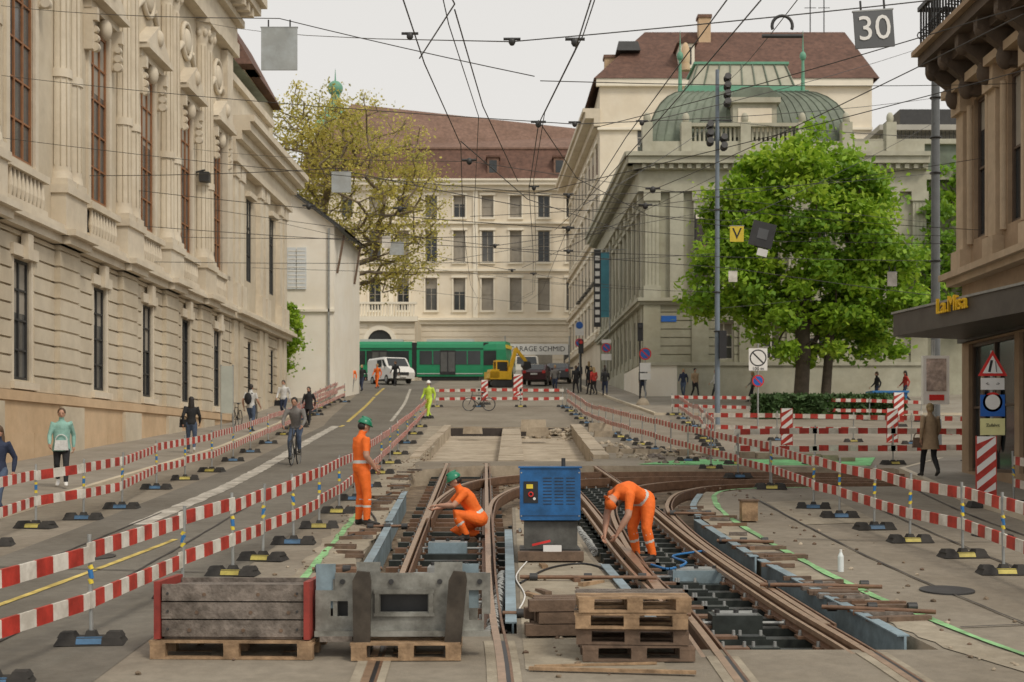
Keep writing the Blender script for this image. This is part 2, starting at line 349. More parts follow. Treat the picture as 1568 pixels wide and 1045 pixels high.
while y<37.5:
    a,b=inseg(T1l,y),inseg(T1r,y); m_=random.choice([tie,tie,rust,woodd]) 
    tr.beam('sleepers',m_,(a-.35,y,gz(y)-.265),(min(b+.3,0.0),y+random.uniform(-.03,.05),gz(y)-.265),.22,.12)
    for x in(a,b):
        tr.box('fastenings',rust,(x-.16,x+.16),(y-.09,y+.09),(gz(y)-.205,gz(y)-.18))
        for q in(-.12,.12): tr.cyl('fastenings',steel,(x+q,y,gz(y)-.2),(x+q,y,gz(y)-.13),.022,.018,6)
    y+=.72
y=13.9
while y<37.5:
    a,b=inseg(T2l,y),inseg(T2r,y)
    l0=a-.25 if y<27 else a-.5; r0=b+.45
    if y<16: r0=b+.4
    tr.beam('sleepers',tie,(l0,y,gz(y)-.265),(r0,y+.03,gz(y)-.265),.24,.12)
    for x in(a,b,a+.35*(1 if y<22 else 0),(a+b)/2):
        tr.box('fastenings',tie if x==(a+b)/2 else rust,(x-.15,x+.15),(y-.1,y+.1),(gz(y)-.205,gz(y)-.175))
        for q in(-.11,.11): tr.cyl('fastenings',steel,(x+q,y,gz(y)-.2),(x+q,y,gz(y)-.12),.024,.018,6)
    y+=.62
for k in range(9):
    x=4.2+k*.62; tr.beam('sleepers',tie,(x,31.9,gz(32)-.27),(x+.12,36.8,gz(36.8)-.27),.2,.12)
tr.finish()
pn=A('steel_side_panels')
for P,(x0,x1) in(([(-1.9,14.6),(-1.93,19),(-2.05,24)],(0,.02)),([(-2.1,24.3),(-2.25,30)],(0,.02)),([(0.0,14.7),(-.02,19),(-.05,23)],(0,.02)),([(3.86,14),(3.6,17.2),(3.42,19.5)],(0,.025)),([(3.38,19.8),(3.2,24.5)],(0,.025)),([(1.5,14.6),(1.25,19)],(0,.02)),([(3.3,25),(3.45,27),(3.9,29.4)],(0,.02))):
    Q=smooth(P,4); sweep(pn,'panels',bluep,Q,x0,x1,-.38,.03); sweep(pn,'panels',bluep,Q,x0-.07,x1+.03,.03,.045)
pn.finish()
sb=A('switch_drive_box')
for x0,x1,y0,y1,m_ in((-1.2,-.5,16.9,17.6,bluep),(-1.15,-.55,19.3,19.8,steel),(2.15,2.8,19,19.5,bluep),(2.2,2.75,15.6,16,tie),(-1.3,-.7,22,22.4,bluep)):
    z=gz((y0+y1)/2); sb.box('case',m_,(x0,x1),(y0,y1),(z-.3,z-.06)); sb.box('case',steel,(x0+.05,x1-.05),(y0+.05,y1-.05),(z-.06,z-.04))
    for q in(.12,.5,.88): sb.cyl('case',dark,(x0+(x1-x0)*q,y0+.12,z-.04),(x0+(x1-x0)*q,y0+.12,z+.0),.03,n=8)
    sb.cyl('case',steel,(x0-.25,y0+.1,z-.15),(x1+.25,y0+.1,z-.15),.02)
sb.finish()
isl=A('tie_rods')
for x0,y0,x1,y1 in((-.1,15.2,1.9,15.1),(.1,17.8,1.8,17.7),(3.0,17.2,4.4,16.9),(3.4,15.6,4.5,15.1),(3.1,21.5,3.9,21.2),(-2.4,23.4,-1.7,23.5),(-2.6,18.5,-1.7,18.6),(2.8,25.5,3.6,25.3)):
    z0=gz(y0)+.05; isl.cyl('rod',rust,(x0,y0,z0),(x1,y1,z0),.025,n=8)
    for t in(.1,.5,.9): isl.cyl('rod',dark,(x0+(x1-x0)*t-.05,y0,z0),(x0+(x1-x0)*t+.05,y0,z0),.05,n=8)
isl.finish()
sp=A('coil_springs')
for (x0,y0,x1,y1,n) in((-.2,14.6,-.12,18.8,34),(1.42,15.5,1.2,19.5,26),(1.22,21,1.1,24,16)):
    for i in range(n):
        t=i/n; y=y0+(y1-y0)*t; x=x0+(x1-x0)*t; sp.torus('coil',steel,(x+random.uniform(-.02,.02),y,gz(y)-.06),.055,.016,'y',10,5)
sp.finish()
tm=A('timber_offcuts')
for i in range(44):
    y=random.uniform(14.2,27); x=inseg(T2r,y)+random.uniform(.42,.75); L_=random.uniform(.25,.6); a=random.uniform(-.3,.3)
    tm.beam('timber',random.choice([woodd,woodg,woodd,rust]),(x,y,gz(y)+.03),(x+L_*math.cos(a),y+L_*math.sin(a),gz(y)+.035),random.uniform(.07,.14),.05)
for i in range(34):
    y=random.uniform(15,37); x=inseg(T1l,y)-random.uniform(.55,.95); L_=random.uniform(.25,.6)
    tm.beam('timber',random.choice([woodd,woodg,woodd,rust]),(x,y,gz(y)+.03),(x-L_*.9,y+random.uniform(-.2,.2),gz(y)+.03),random.uniform(.06,.12),.05)
for i in range(18):
    y=random.uniform(16,31); x=random.uniform(.1,.9)
    tm.beam('timber',random.choice([woodd,wood,rust]),(x,y,gz(y)+.03 if y<27 else gz(y)-.3),(x+random.uniform(-.3,.3),y+random.uniform(.1,.5),gz(y)+.03 if y<27 else gz(y)-.3),.08,.05)
tm.finish()
def rock(a,mat,c,r):
    V=[]
    pts=[(0,0,1)]+[(math.cos(i*math.pi/3),math.sin(i*math.pi/3),.35) for i in range(6)]+[(math.cos(i*math.pi/3+.5),math.sin(i*math.pi/3+.5),-.45) for i in range(6)]+[(0,0,-1)]
    for p in pts:
        k=random.uniform(.7,1.2)*r; V.append((c[0]+p[0]*k,c[1]+p[1]*k,c[2]+p[2]*k*.75))
    F=[(0,1+i,1+(i+1)%6) for i in range(6)]+[(1+i,7+i,1+(i+1)%6) for i in range(6)]+[(7+i,7+(i+1)%6,1+(i+1)%6) for i in range(6)]+[(13,7+(i+1)%6,7+i) for i in range(6)]
    a.add('rocks',mat,V,F)
rb=A('rubble')
for i in range(90):
    y=random.gauss(60.5,1.2); x=random.gauss(2.2,.6); h=max(0,.35*math.exp(-((x-2.2)**2+(y-60.5)**2)/.8)); rock(rb,random.choice([conc,dust,conc]),(x,y,gz(y)-.35+h),random.uniform(.05,.17))
for i in range(650):
    y=random.uniform(14,38); x=random.uniform(-2.2,3.5 if y<30 else 9); rock(rb,random.choice([conc,earth,earth,tie]),(x,y,gz(y)-.40),random.uniform(.02,.07))
for i in range(700):
    y=random.uniform(12.3,45); x=random.choice([random.gauss(-2.7,.3),random.uniform(.1,1.1),random.gauss(4.3,.6)]); 
    if 31<y<38.4 and x>-2: continue
    if 27<y and -2.3<x<4: continue
    if x<-2.15 or .1<x<.95 or x>4.15: rock(rb,random.choice([conc,earth,woodd]),(x,y,gz(y)+.012),random.uniform(.008,.035))
for i in range(120):
    y=random.uniform(39,50); x=random.uniform(2.8,5.5)+(44-y)*.12; rock(rb,random.choice([conc,dust,woodg]),(x,y,gz(y)+.02),random.uniform(.04,.13))
rb.finish()
cb=A('concrete_blocks')
for k in range(10):
    y=41+k*2.1
    for x0,x1,z0,z1 in((-.4,.35,-.42,-.02),(2.35+.02*k,2.8+.02*k,-.4,.14),(-2.95,-2.65,-.4,.08)):
        z0+=gz(y); z1+=gz(y)+random.uniform(-.02,.02); r_=.126
        cb.add('wall',conc,[(x0,y,z0),(x1,y,z0),(x1,y,z1),(x0,y,z1),(x0,y+2.04,z0+r_),(x1,y+2.04,z0+r_),(x1,y+2.04,z1+r_),(x0,y+2.04,z1+r_)],[(0,1,2,3),(7,6,5,4),(3,2,6,7),(0,3,7,4),(1,5,6,2)])
cb.box('wall',M('dark_form',(.06,.05,.045),.9,.3,3),(-2.9,2.8),(61.5,61.9),(gz(62)-.42,gz(62)-.05))
for i in range(16):
    x=2.9+i*.42; y=43.8-.28*i+random.uniform(-.2,.2); cb.box('wall',conc,(x,x+.40),(y,y+.8),(gz(y),gz(y)+random.uniform(.06,.2)))
for x,y,a_,b_,h_ in((1.0,56,.9,.6,.35),(-1.6,58,.8,.5,.3),(.9,60,1.1,.8,.5),(3.6,58,1.0,.7,.45),(3.5,54,.8,.6,.3)): cb.frus('wall',conc,(x,y,gz(y)-.1),(a_,b_),(a_*.92,b_*.9),h_)
cb.finish()
# floor of the far excavation: cast concrete slab
slab('excavation_floor',conc,[(-2.6,40.05),(2.3,40.05),(2.5,52),(2.88,61.4),(-3.08,61.4),(-2.78,52)],[],0,-.36)
slab('green_marking_field',M('green_film',(.20,.60,.22),.7,.2,5,stain=.35,stainscale=1.6),[(3.4,38.6),(6,38.3),(9.6,38.1),(10.6,41.5),(8,40.6),(4.9,40.6)],[],0,.014)
# ------------------------------------------------------------------ left concert hall
lb=A('concert_hall'); lb.frame((-14.5,0,0),(.0243,1,0),(1,-.0243,0))
wc=[27.5,33.2,39.2,46,51.5,57,62.4]; pc=[30.3,36.2,42.6,48.75,54.25,59.7]
E_=64.6
ops=[(c-.65,c+.65,1.95,5.25) for c in wc]; ops2=[(c-.95,c+.95,8.0,13.5) for c in wc]
lb.wall(stone,22,E_,-3,6.2,ops,.10,[glass,glass,glass2],dark,mull=(1,3))
lb.wall(stone,22,E_,6.2,22,ops2,.10,[glass2,glass2,curtain],brownfr,mull=(2,4))
lb.box('plinth',sand,(22,E_),(-.1,.24),(-3,1.35)); lb.box('plinth',sand,(22,E_),(-.1,.32),(1.35,1.62))
for k in range(19): lb.box('plinth',sand,(22+k*2.2,24.17+k*2.2),(.2,.26),(-3,.5)); 
lb.rust(stone,22,E_,1.66,6.0,[(o[0]-.16,o[1]+.16,o[2]-.2,o[3]+.25) for o in ops],.09,.47,.06)
for c in wc:
    lb.box('surrounds',stone2,(c-.88,c-.65),(-.02,.07),(1.9,5.3)); lb.box('surrounds',stone2,(c+.65,c+.88),(-.02,.07),(1.9,5.3))
    lb.box('surrounds',stone2,(c-.95,c+.95),(-.02,.18),(5.3,5.62)); lb.box('surrounds',stone2,(c-.95,c+.95),(-.02,.2),(1.68,1.88))
    lb.box('surrounds',stone2,(c-.2,c+.2),(.1,.30),(5.25,5.95))
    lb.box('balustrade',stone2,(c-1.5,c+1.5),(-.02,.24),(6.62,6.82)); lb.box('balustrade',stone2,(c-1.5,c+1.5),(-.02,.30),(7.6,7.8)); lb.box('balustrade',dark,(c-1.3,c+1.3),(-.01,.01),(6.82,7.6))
    for k in range(9):
        u=c-1.2+k*.3; lb.cyl('balustrade',stone2,(u,.16,6.82),(u,.16,7.1),.05,.1,8,False); lb.cyl('balustrade',stone2,(u,.16,7.1),(u,.16,7.6),.1,.05,8,False)
    for sgn in(-1,1):
        a,b=sorted((c+sgn*.95,c+sgn*1.2)); lb.box('surrounds',stone2,(a,b),(-.02,.08),(7.82,13.6))
        a,b=sorted((c+sgn*1.2,c+sgn*1.42)); lb.box('surrounds',stone2,(a,b),(-.02,.28),(12.6,13.5)); lb.box('surrounds',stone2,(a,b),(-.02,.42),(13.5,13.9))
        for k in range(3): lb.cyl('ornament',stone2,(c+sgn*(1.3),.3,12.7+k*.28),(c+sgn*1.1,.3,12.7+k*.28),.15-.02*k,n=8)
    lb.box('surrounds',stone2,(c-1.45,c+1.45),(-.02,.26),(13.9,14.15)); lb.box('surrounds',stone2,(c-1.6,c+1.6),(-.02,.58),(14.15,14.32))
    lb.prism('pediments',stone2,[(c-1.65,14.33),(c+1.65,14.33),(c,15.35)],.0,.5,'y')
    lb.ell('ornament',stone2,(c,.25,13.6),(.28,.2,.35)); lb.ell('ornament',stone2,(c,.5,14.9),(.25,.15,.3))
    lb.ell('ornament',stone2,(c,.1,16.4),(.5,.15,.5)); lb.torus('ornament',stone2,(c,.08,16.4),.7,.1,'y',16,6)
    for q in(-1,1): lb.cyl('ornament',stone2,(c+q*.75,.08,16.1),(c+q*1.4,.08,15.6),.14,.06,8)
for p in pc:
    lb.box('piers',stone,(p-.95,p+.95),(.0,.36),(-3,1.3)); 
    z=1.66
    while z<6.0: lb.box('piers',stone,(p-.9,p+.9),(-.02,.25),(z,min(z+.41,6.02))); z+=.47
    lb.box('piers',stone,(p-.86,p+.86),(-.02,.20),(1.62,6.05))
    lb.box('string_course',stone2,(p-1.1,p+1.1),(.0,.78),(6.28,6.46)); lb.box('string_course',stone2,(p-1.0,p+1.0),(.0,.58),(6.05,6.28))
    lb.box('pedestals',stone2,(p-.95,p+.95),(-.02,.44),(6.46,7.55)); lb.box('pedestals',stone2,(p-1.02,p+1.02),(-.02,.52),(7.55,7.8)); 
    for q in(-.48,.48):
        lb.box('columns',stone2,(p+q-.4,p+q+.4),(-.02,.46),(7.8,8.0)); lb.cyl('columns',stone2,(p+q,.10,8.0),(p+q,.10,8.22),.37,.34,14)
        lb.cyl('columns',stone2,(p+q,.10,8.2),(p+q,.10,16.9),.32,.27,14)
        for k in range(7):
            a=-.2+k*(math.pi+.4)/6; lb.cyl('fluting',stone,(p+q+.325*math.cos(a),.10+.325*math.sin(a),8.4),(p+q+.275*math.cos(a),.10+.275*math.sin(a),16.8),.022,n=5)
        lb.cyl('columns',stone2,(p+q,.10,16.9),(p+q,.10,17.7),.27,.44,14); lb.box('columns',stone2,(p+q-.46,p+q+.46),(-.02,.6),(17.7,17.85))
        lb.cyl('columns',stone2,(p+q,.10,11.0),(p+q,.10,11.25),.36,.36,14)
        for a in range(5): lb.ell('ornament',stone2,(p+q+.34*math.cos(a*.78),.10+.34*math.sin(a*.78),17.35),(.12,.12,.2),6,4)
lb.box('string_course',stone2,(22,E_),(-.02,.36),(6.05,6.28)); lb.box('string_course',stone2,(22,E_),(-.02,.54),(6.28,6.42)); lb.box('string_course',stone2,(22,E_),(-.02,.42),(6.42,6.6))
for p_ in(63.9,): lb.box('columns',stone2,(p_-.55,p_+.55),(-.02,.3),(6.6,17.85))
lb.box('cornice',stone2,(22,E_+.3),(-.02,.5),(17.9,18.5)); lb.box('cornice',stone2,(22,E_+.3),(-.02,.4),(18.5,19.3)); lb.box('cornice',stone2,(22,E_+.5),(-.02,.7),(19.3,19.6)); lb.box('cornice',stone2,(22,E_+1),(-.02,1.35),(20.0,20.4)); lb.box('cornice',stone2,(22,E_+1.2),(-.02,1.6),(20.4,20.8))
u=22.5
while u<E_+.4: lb.box('cornice',stone2,(u,u+.35),(.0,1.25),(19.6,20.0)); u+=.85
lb.box('walls',stone,(22,E_-.02),(-16,-.3),(-3,20.5)); lb.box('roof',roofb,(22,E_-.5),(-14,-1),(20.8,22))
lb.box('walls',stone,(E_-.02,E_+.2),(-14,-.01),(6,20.3))
W0,W1=E_+.2,78.6
opw=[(68.7,69.8,2.6,5.3),(74.4,75.5,3.0,5.3)]; opw2=[(68.7,69.9,8.2,12.2),(74.4,75.6,8.2,12.2)]
lb.wall(stone,W0,W1,-2,6.2,opw,.1,glass,dark); lb.wall(stone,W0,W1,6.2,14.3,opw2,.1,[glass,glass2],dark)
lb.rust(stone,W0,W1,1.66,6.0,[(o[0]-.02,o[1]+.02,o[2],o[3]) for o in opw],.08,.47,.06)
for p in(65.6,66.8,71.4,72.7,76.6,77.9):
    lb.box('pilasters',stone2,(p-.38,p+.38),(-.02,.22),(6.6,13.2)); lb.box('pilasters',stone2,(p-.46,p+.46),(-.02,.3),(12.6,13.2)); lb.box('pilasters',stone2,(p-.46,p+.46),(-.02,.34),(6.6,7.7)); lb.box('piers',stone,(p-.42,p+.42),(-.02,.2),(-1,6.0))
for z0,z1,pr in((6.05,6.28,.4),(6.28,6.45,.65),(6.45,6.6,.45),(13.2,13.5,.42),(13.5,14.2,.34),(14.2,14.6,.62),(14.6,15.0,1.0),(15.0,15.3,1.2)):
    lb.box('cornice',stone2,(W0+.01,W1+pr*.8),(-.02,pr),(z0,z1))
for o in opw2: lb.box('surrounds',stone2,(o[0]-.25,o[1]+.25),(-.02,.25),(12.25,12.5))
lb.box('walls',stone,(W0,W1-.01),(-12,-.3),(-2,15)); lb.box('walls',stone,(W1-.01,W1+.2),(-12,-.01),(-2,14.2))
lb.box('attic',stone2,(W0+.6,W1-1.2),(-10,-.6),(15.3,17.6)); lb.box('attic',stone2,(W0+.4,W1-1.0),(-10,-.35),(17.6,17.95)); lb.box('attic',stone2,(W0+1,W1-2.5),(-9,-1.5),(17.95,18.8))
lb.frus('roof',copper,((W0+W1)/2-.5,-5,18.8),(11,9),(6,3),1.6)
lb.finish()
cl=A('wall_camera'); cl.box('case',dark,(-12.9,-12.5),(58.6,59.0),(11.1,11.5)); cl.cyl('arm',dark,(-13.1,58.8,11.5),(-12.7,58.8,11.6),.04); cl.finish()
# ------------------------------------------------------------------ tiled house behind, white house
th=A('tiled_roof_house'); th.box('walls',cream,(-23,-15.8),(84,94),(2,22.5)); th.prism('roof',roofb,[(-23.3,22.5),(-15.2,22.5),(-17.2,26.2),(-21,26.2)],84,94,'y'); th.frus('roof',roofb,(-19.2,84.2,22.5),(8.2,3),(4,1.5),3.6); th.finish()
wh=A('white_house')
wh.frame((-13.6,82,0),(1,0,0),(0,-1,0))
wh.wall(whitew,0,3.35,0,15.5,[(.25,1.0,9.4,11.6)],.2,glass2,whitefr,mull=(2,3))
wh.M=Matrix.Identity(4)
wh.add('walls',whitew,[(-10.25,82,0),(-9.65,90,0),(-9.65,90,12.6),(-10.25,82,13.0)],[(0,1,2,3)])
wh.parts['walls'][0][:]=[(x,y,(min(z,13.0+(-10.25-x)*.74)) if z>12 else z) for x,y,z in wh.parts['walls'][0]]
wh.add('roof',roofb,[(-13.9,81.6,15.95),(-9.6,81.6,12.75),(-9.0,91,12.75),(-13.9,91,16)],[(0,1,2,3)]); wh.add('roof',dark,[(-13.9,81.6,15.8),(-9.6,81.6,12.6),(-9.0,91,12.6),(-13.9,91,15.8)],[(0,1,2,3)])
wh.add('roof',dark,[(-13.9,81.6,15.95),(-9.6,81.6,12.75),(-9.6,81.6,12.6),(-13.9,81.6,15.8)],[(0,1,2,3)])
wh.beam('roof',woodd,(-9.75,82.6,12.5),(-10.15,82.6,10.3),.12,.12); wh.beam('roof',woodd,(-9.4,88,12.5),(-9.75,88,10.3),.12,.12)
wh.box('shutters',M('pale_shutter',(.66,.70,.72),.6,.05,3),(-12.95,-12.45),(81.9,81.95),(9.3,11.7)); wh.box('shutters',MATS['pale_shutter'],(-12.4,-11.85),(81.9,81.95),(9.3,11.7))
for k in range(10): wh.box('shutters',whitew,(-12.9,-11.9),(81.885,81.898),(9.4+k*.23,9.44+k*.23))
wh.box('downpipe',steel,(-10.6,-10.5),(81.85,81.95),(3,12.8)); wh.box('ledge',whitew,(-13.6,-10.2),(81.85,81.99),(8.0,8.15))
wh.finish()
# ------------------------------------------------------------------ far building
fb=A('bank_building'); fb.frame((-22,150,0),(1,0,0),(0,-1,0))
cols=[1.6+2.97*i for i in range(12)]; rows=[(24.6,26.9),(19.9,23.2),(14.8,18.2)]
opf=[(c-.62,c+.62,a,b) for c in cols for a,b in rows]+[(c-.9,c+.9,7.3,11.2) for c in cols]
fb.wall(cream,0,37,5,28,opf,.3,[glass2,curtain,glass],MATS['window_blind'],mull=(1,1))
for c in cols:
    for a,b in rows:
        fb.box('surrounds',cream2,(c-.85,c+.85),(0,.22),(b+.02,b+.25)); fb.box('surrounds',cream2,(c-.8,c+.8),(0,.2),(a-.22,a-.02))
        for s in(-1,1):
            x=sorted((c+s*.63,c+s*.78)); fb.box('surrounds',cream2,x,(0,.1),(a,b))
fb.rust(cream,0,37,6,13.2,[(o[0],o[1],o[2],o[3]) for o in opf],.08,.6,.07)
for z0,z1,pr in((13.3,13.7,.3),(13.7,13.95,.6),(18.9,19.15,.3),(23.9,24.1,.3),(27.4,27.9,.4),(27.9,28.3,.9),(28.3,28.5,1.1)): fb.box('cornices',cream2,(-.1,37.1),(0,pr),(z0,z1))
for (a,b) in((-.2,.8),(9.0,9.5),(17.9,18.4)): fb.box('pilasters',cream2,(a,b),(0,.2),(14,27.4))
fb.add('roof',roofb,[(-.5,.6,28.5),(37.5,.6,28.5),(37,-2.2,32.3),(0,-2.2,32.3)],[(0,1,2,3)]); fb.add('roof',roofb2,[(0,-2.2,32.35),(37,-2.2,32.35),(36,-10,35.5),(4,-10,39.0)],[(0,1,2,3)]); fb.box('roof',roofb2,(0,37),(-2.5,-2.0),(32.2,32.4))
for c in(27,20): fb.box('dormers',roofb2,(c-.6,c+.6),(-1.8,.1),(29,30.9)); fb.box('dormers',glass,(c-.4,c+.4),(.1,.12),(29.3,30.6)); fb.box('dormers',roofb,(c-.75,c+.75),(-1.9,.25),(30.9,31.1))
fb.box('walls',cream,(0,37),(-12,-.5),(5,28.4))
fb.M=Matrix.Translation((-20.5,165,0)); fb.box('turret',cream,(-2,2),(-2,2),(28,37)); fb.frus('turret',copperg,(0,0,37),(4.6,4.6),(1.2,1.2),3.4); fb.cyl('turret',copperg,(0,0,40.2),(0,0,41.8),.55,.5,8); fb.ell('turret',copperg,(0,0,42),(.9,.9,.9)); fb.cyl('turret',copperg,(0,0,42.7),(0,0,44.3),.12,.02,6)
fb.frame((-21,139,0),(1,0,0),(0,-1,0))
fb.wall(cream,0,11.5,5,13.2,[(6.9-i*3.6,9.3-i*3.6,6.4,10.6) for i in range(3)],.8,glass,whitefr)
for i in range(3):
    c=8.1-i*3.6
    pts=[(c+1.2*math.cos(R(t)),10.6+1.2*math.sin(R(t))) for t in range(0,181,20)]; fb.prism('arches',glass,pts,.01,.03,'y')
    for t in range(0,180,20):
        p=[(c+k*math.cos(R(q)),10.6+k*math.sin(R(q))) for k,q in((1.2,t),(1.65,t),(1.65,t+20),(1.2,t+20))]; fb.prism('arches',cream2,p,.0,.2,'y')
fb.rust(cream,0,11.5,6,12.4,[(6.9-i*3.6-.0,9.3-i*3.6,6.4,12.2) for i in range(3)],.1,.6,.07)
fb.box('cornices',cream2,(-.3,11.8),(-.2,.5),(12.6,13.1)); fb.box('balustrade',cream2,(-.2,11.7),(-.1,.35),(14.3,14.5)); fb.box('terrace',cream,(0,11.5),(-10,-.9),(5,13.1))
for k in range(40): fb.cyl('balustrade',cream2,(.1+k*.29,.15,13.1),(.1+k*.29,.15,14.3),.09,n=6)
fb.finish()
# ------------------------------------------------------------------ tall corner building
tb=A('corner_building'); tb.frame((7.1,115,0),(-.036,1,0),(-1,-.036,0))
ops=[(u-.8,u+.8,z,z+2.5) for u in(2.5,6,9.5,13,16.5,20,23.5,27,30.5) for z in(10,14.2,18.4,22.6)]
tb.wall(stone2,0,33,4,27.5,ops,.03,[glass,glass2],None)
for o in ops: tb.box('surrounds',cream2,(o[0]-.3,o[1]+.3),(0,.14),(o[3]+.05,o[3]+.35)); tb.box('surrounds',cream2,(o[0]-.25,o[1]+.25),(0,.12),(o[2]-.25,o[2]-.03))
for z0,z1,pr in((9,9.4,.4),(13.3,13.6,.25),(17.5,17.8,.25),(26.2,26.8,.5),(26.8,27.3,1.2),(27.3,27.6,1.4)): tb.box('cornices',stone2,(-.3,33),(0,pr),(z0,z1))
for u in(0.4,4.2,7.7,11.2,14.7): tb.box('balcony',dark,(u+.6,u+3),(0,.5),(13.6,13.75))
tb.frame((7.1,115,0),(1,0,0),(0,-1,0)); tb.wall(cream,0,22,4,30,[(3,4,24,26),(6,7,24,26)],.25,glass2,whitefr); tb.box('cornices',cream2,(-.3,22),(0,.4),(29.4,30)); tb.box('cornices',cream2,(-.2,22),(0,.25),(25.9,26.1))
tb.M=Matrix.Identity(4)
E=[(6.6,114.5,30),(29.6,114.5,30),(29.0,140,30),(6.0,140,30)]; Rg=[(11.3,121,35.6),(28.3,121,35.6),(28.0,132,35.6),(11,132,35.6)]
tb.add('roof',roofb,E+Rg,[(0,1,5,4),(1,2,6,5),(2,3,7,6),(3,0,4,7),(4,5,6,7)])
tb.box('walls',cream,(7.2,29),(115.3,139),(4,29.95))
for x in(14.2,): tb.box('dormers',cream2,(x-.6,x+.6),(115.3,118),(31,33)); tb.box('dormers',glass,(x-.35,x+.35),(115.25,115.28),(31.3,32.7)); tb.prism('dormers',roofb,[(x-.85,33),(x+.85,33),(x,33.8)],115.1,119,'y')
for x,z in((16.2,36.4),(8.3,33.0),(29.0,32)): tb.box('chimneys',sand,(x-.5,x+.5),(119.5,120.6),(30,z)); tb.box('chimneys',roofb2,(x-.6,x+.6),(119.4,120.7),(z,z+.25)); 
for x in(26,27.2): tb.cyl('antenna',dark,(x,124,35),(x,124,39.5),.05); tb.cyl('antenna',dark,(x-.5,124,38.6),(x+.5,124,38.6),.03)
tb.frus('dormers',dark,(9.6,118.2,33),(2,2),(1.6,1.6),.8)
tb.finish()
# ------------------------------------------------------------------ theatre
te=A('theatre'); te.frame((7.8,84,0),(1,0,0),(0,-1,0))
fp_=[.45,3.3,6.1,8.9,11.7,14.5,16.2]
opt=[(a+.95,a+1.95,9.6,13.9) for a in (3.3,6.1,8.9,11.7)]+[(a+.9,a+2.0,5.4,7.6) for a in (3.3,6.1,8.9,11.7)]
te.wall(thea,0,16.6,1,17.4,opt,.35,[glass,glass2],whitefr,mull=(1,2))
te.box('plinth',whitew,(-.15,1.9),(0,.4),(1,5.0)); te.box('plinth',thea2,(1.9,16.6),(0,.4),(1,5.0)); te.box('plinth',thea2,(-.2,16.7),(0,.5),(5.0,5.2))
te.rust(thea,0,16.6,5.2,8.6,opt,.09,.5,.06)
te.box('cornices',thea2,(-.3,16.7),(0,.25),(8.6,8.8)); te.box('cornices',thea2,(-.4,16.8),(0,.45),(8.8,9.0))
for p in fp_:
    te.box('pilasters',thea2,(p-.4,p+.4),(0,.28),(9.0,15.2)); te.box('pilasters',thea2,(p-.5,p+.5),(0,.4),(9.0,9.7)); te.box('pilasters',thea2,(p-.5,p+.5),(0,.38),(14.7,15.25)); te.box('pilasters',thea,(p-.5,p+.5),(0,.2),(5.2,8.6))
    for q in(-.22,0,.22): te.box('pilasters',thea,(p+q-.03,p+q+.03),(.28,.31),(9.8,14.6))
te.box('pilasters',thea2,(1.5,2.3),(0,.28),(9.0,15.2))
for z0,z1,pr in((15.25,15.6,.35),(15.6,16.5,.3),(16.5,16.8,.6),(16.8,17.2,1.0),(17.2,17.45,1.15)): te.box('cornices',thea2,(-pr,16.6),(0,pr),(z0,z1))
for k in range(32): te.box('cornices',thea2,(-.2+k*.53,.05+k*.53),(.3,.85),(16.52,16.78))
te.box('attic',thea2,(-.1,16.6),(-.6,-.1),(17.45,18.3)); te.box('attic',thea2,(2.6,9.4),(-.65,.05),(19.15,19.35))
for k in range(26): te.cyl('attic',thea2,(2.8+k*.26,-.3,18.3),(2.8+k*.26,-.3,19.15),.08,n=6)
for u in(2.5,6.0,9.4,.2,12,14.6): te.box('attic',thea2,(u-.3,u+.3),(-.7,.08),(17.45,19.4)); te.ell('ornament',thea2,(u,-.3,19.7),(.22,.22,.35))
def ringr(i,z): return [(.3+i,-.8-i,z),(12.6-i,-.8-i,z),(12.6-i,-13+i,z),(.3+i,-13+i,z)]
rs=[]
for k in range(9):
    a=k/8*math.pi/2; rs.append(ringr(3.0*(1-math.cos(a)),18.1+4.0*math.sin(a)))
te.loft('dome_roof',copper,rs,True,False)
for k in range(25):
    f=k/24
    for (ra,rb_) in zip(rs,rs[1:]):
        for s0,s1 in((0,1),(3,0)):
            p=Vector(ra[s0]).lerp(Vector(ra[s1]),f); q=Vector(rb_[s0]).lerp(Vector(rb_[s1]),f); te.beam('dome_seams',copper,p,q,.06,.10)
te.box('lantern',copperg,(2.9,10.0),(-9,-3.6),(22.1,22.5)); te.box('lantern',copperg,(2.5,10.4),(-9.4,-3.2),(21.95,22.1))
te.frus('lantern',thea2,(6.45,-6.2,22.5),(6.6,4.6),(5.6,3.6),1.5)
for k in range(9): te.beam('lantern',copper,(3.25+k*.8,-3.85,22.5),(3.75+k*.675,-4.35,24.0),.07,.07)
te.box('lantern',copperg,(3.5,9.4),(-8.1,-4.3),(24.0,24.15))
for u in(2.6,10.2): te.cyl('finials',copperg,(u,-4,22),(u,-4,24.2),.14,.08,8); te.ell('finials',copperg,(u,-4,24.4),(.2,.2,.3)); te.cyl('finials',copperg,(u,-4,24.6),(u,-4,26),.06,.01,6)
te.ell('finials',sand,(3.2,-6.2,25.0),(.3,.3,.9)); te.cyl('finials',sand,(3.2,-6.2,24.1),(3.2,-6.2,24.5),.3)
te.box('dormer',thea2,(5.3,7.9),(-3,-.35),(18.6,20.6)); te.box('dormer',cream,(5.6,7.6),(-.35,-.3),(18.9,20.3)); te.box('dormer',thea2,(5.1,8.1),(-3,-.1),(20.6,20.9)); te.prism('dormer',copper,[(5.0,20.9),(8.2,20.9),(7.4,21.5),(5.8,21.5)],-3,-.1,'y')
te.box('walls',thea,(.2,16.5),(-30,-.5),(1,17.3))
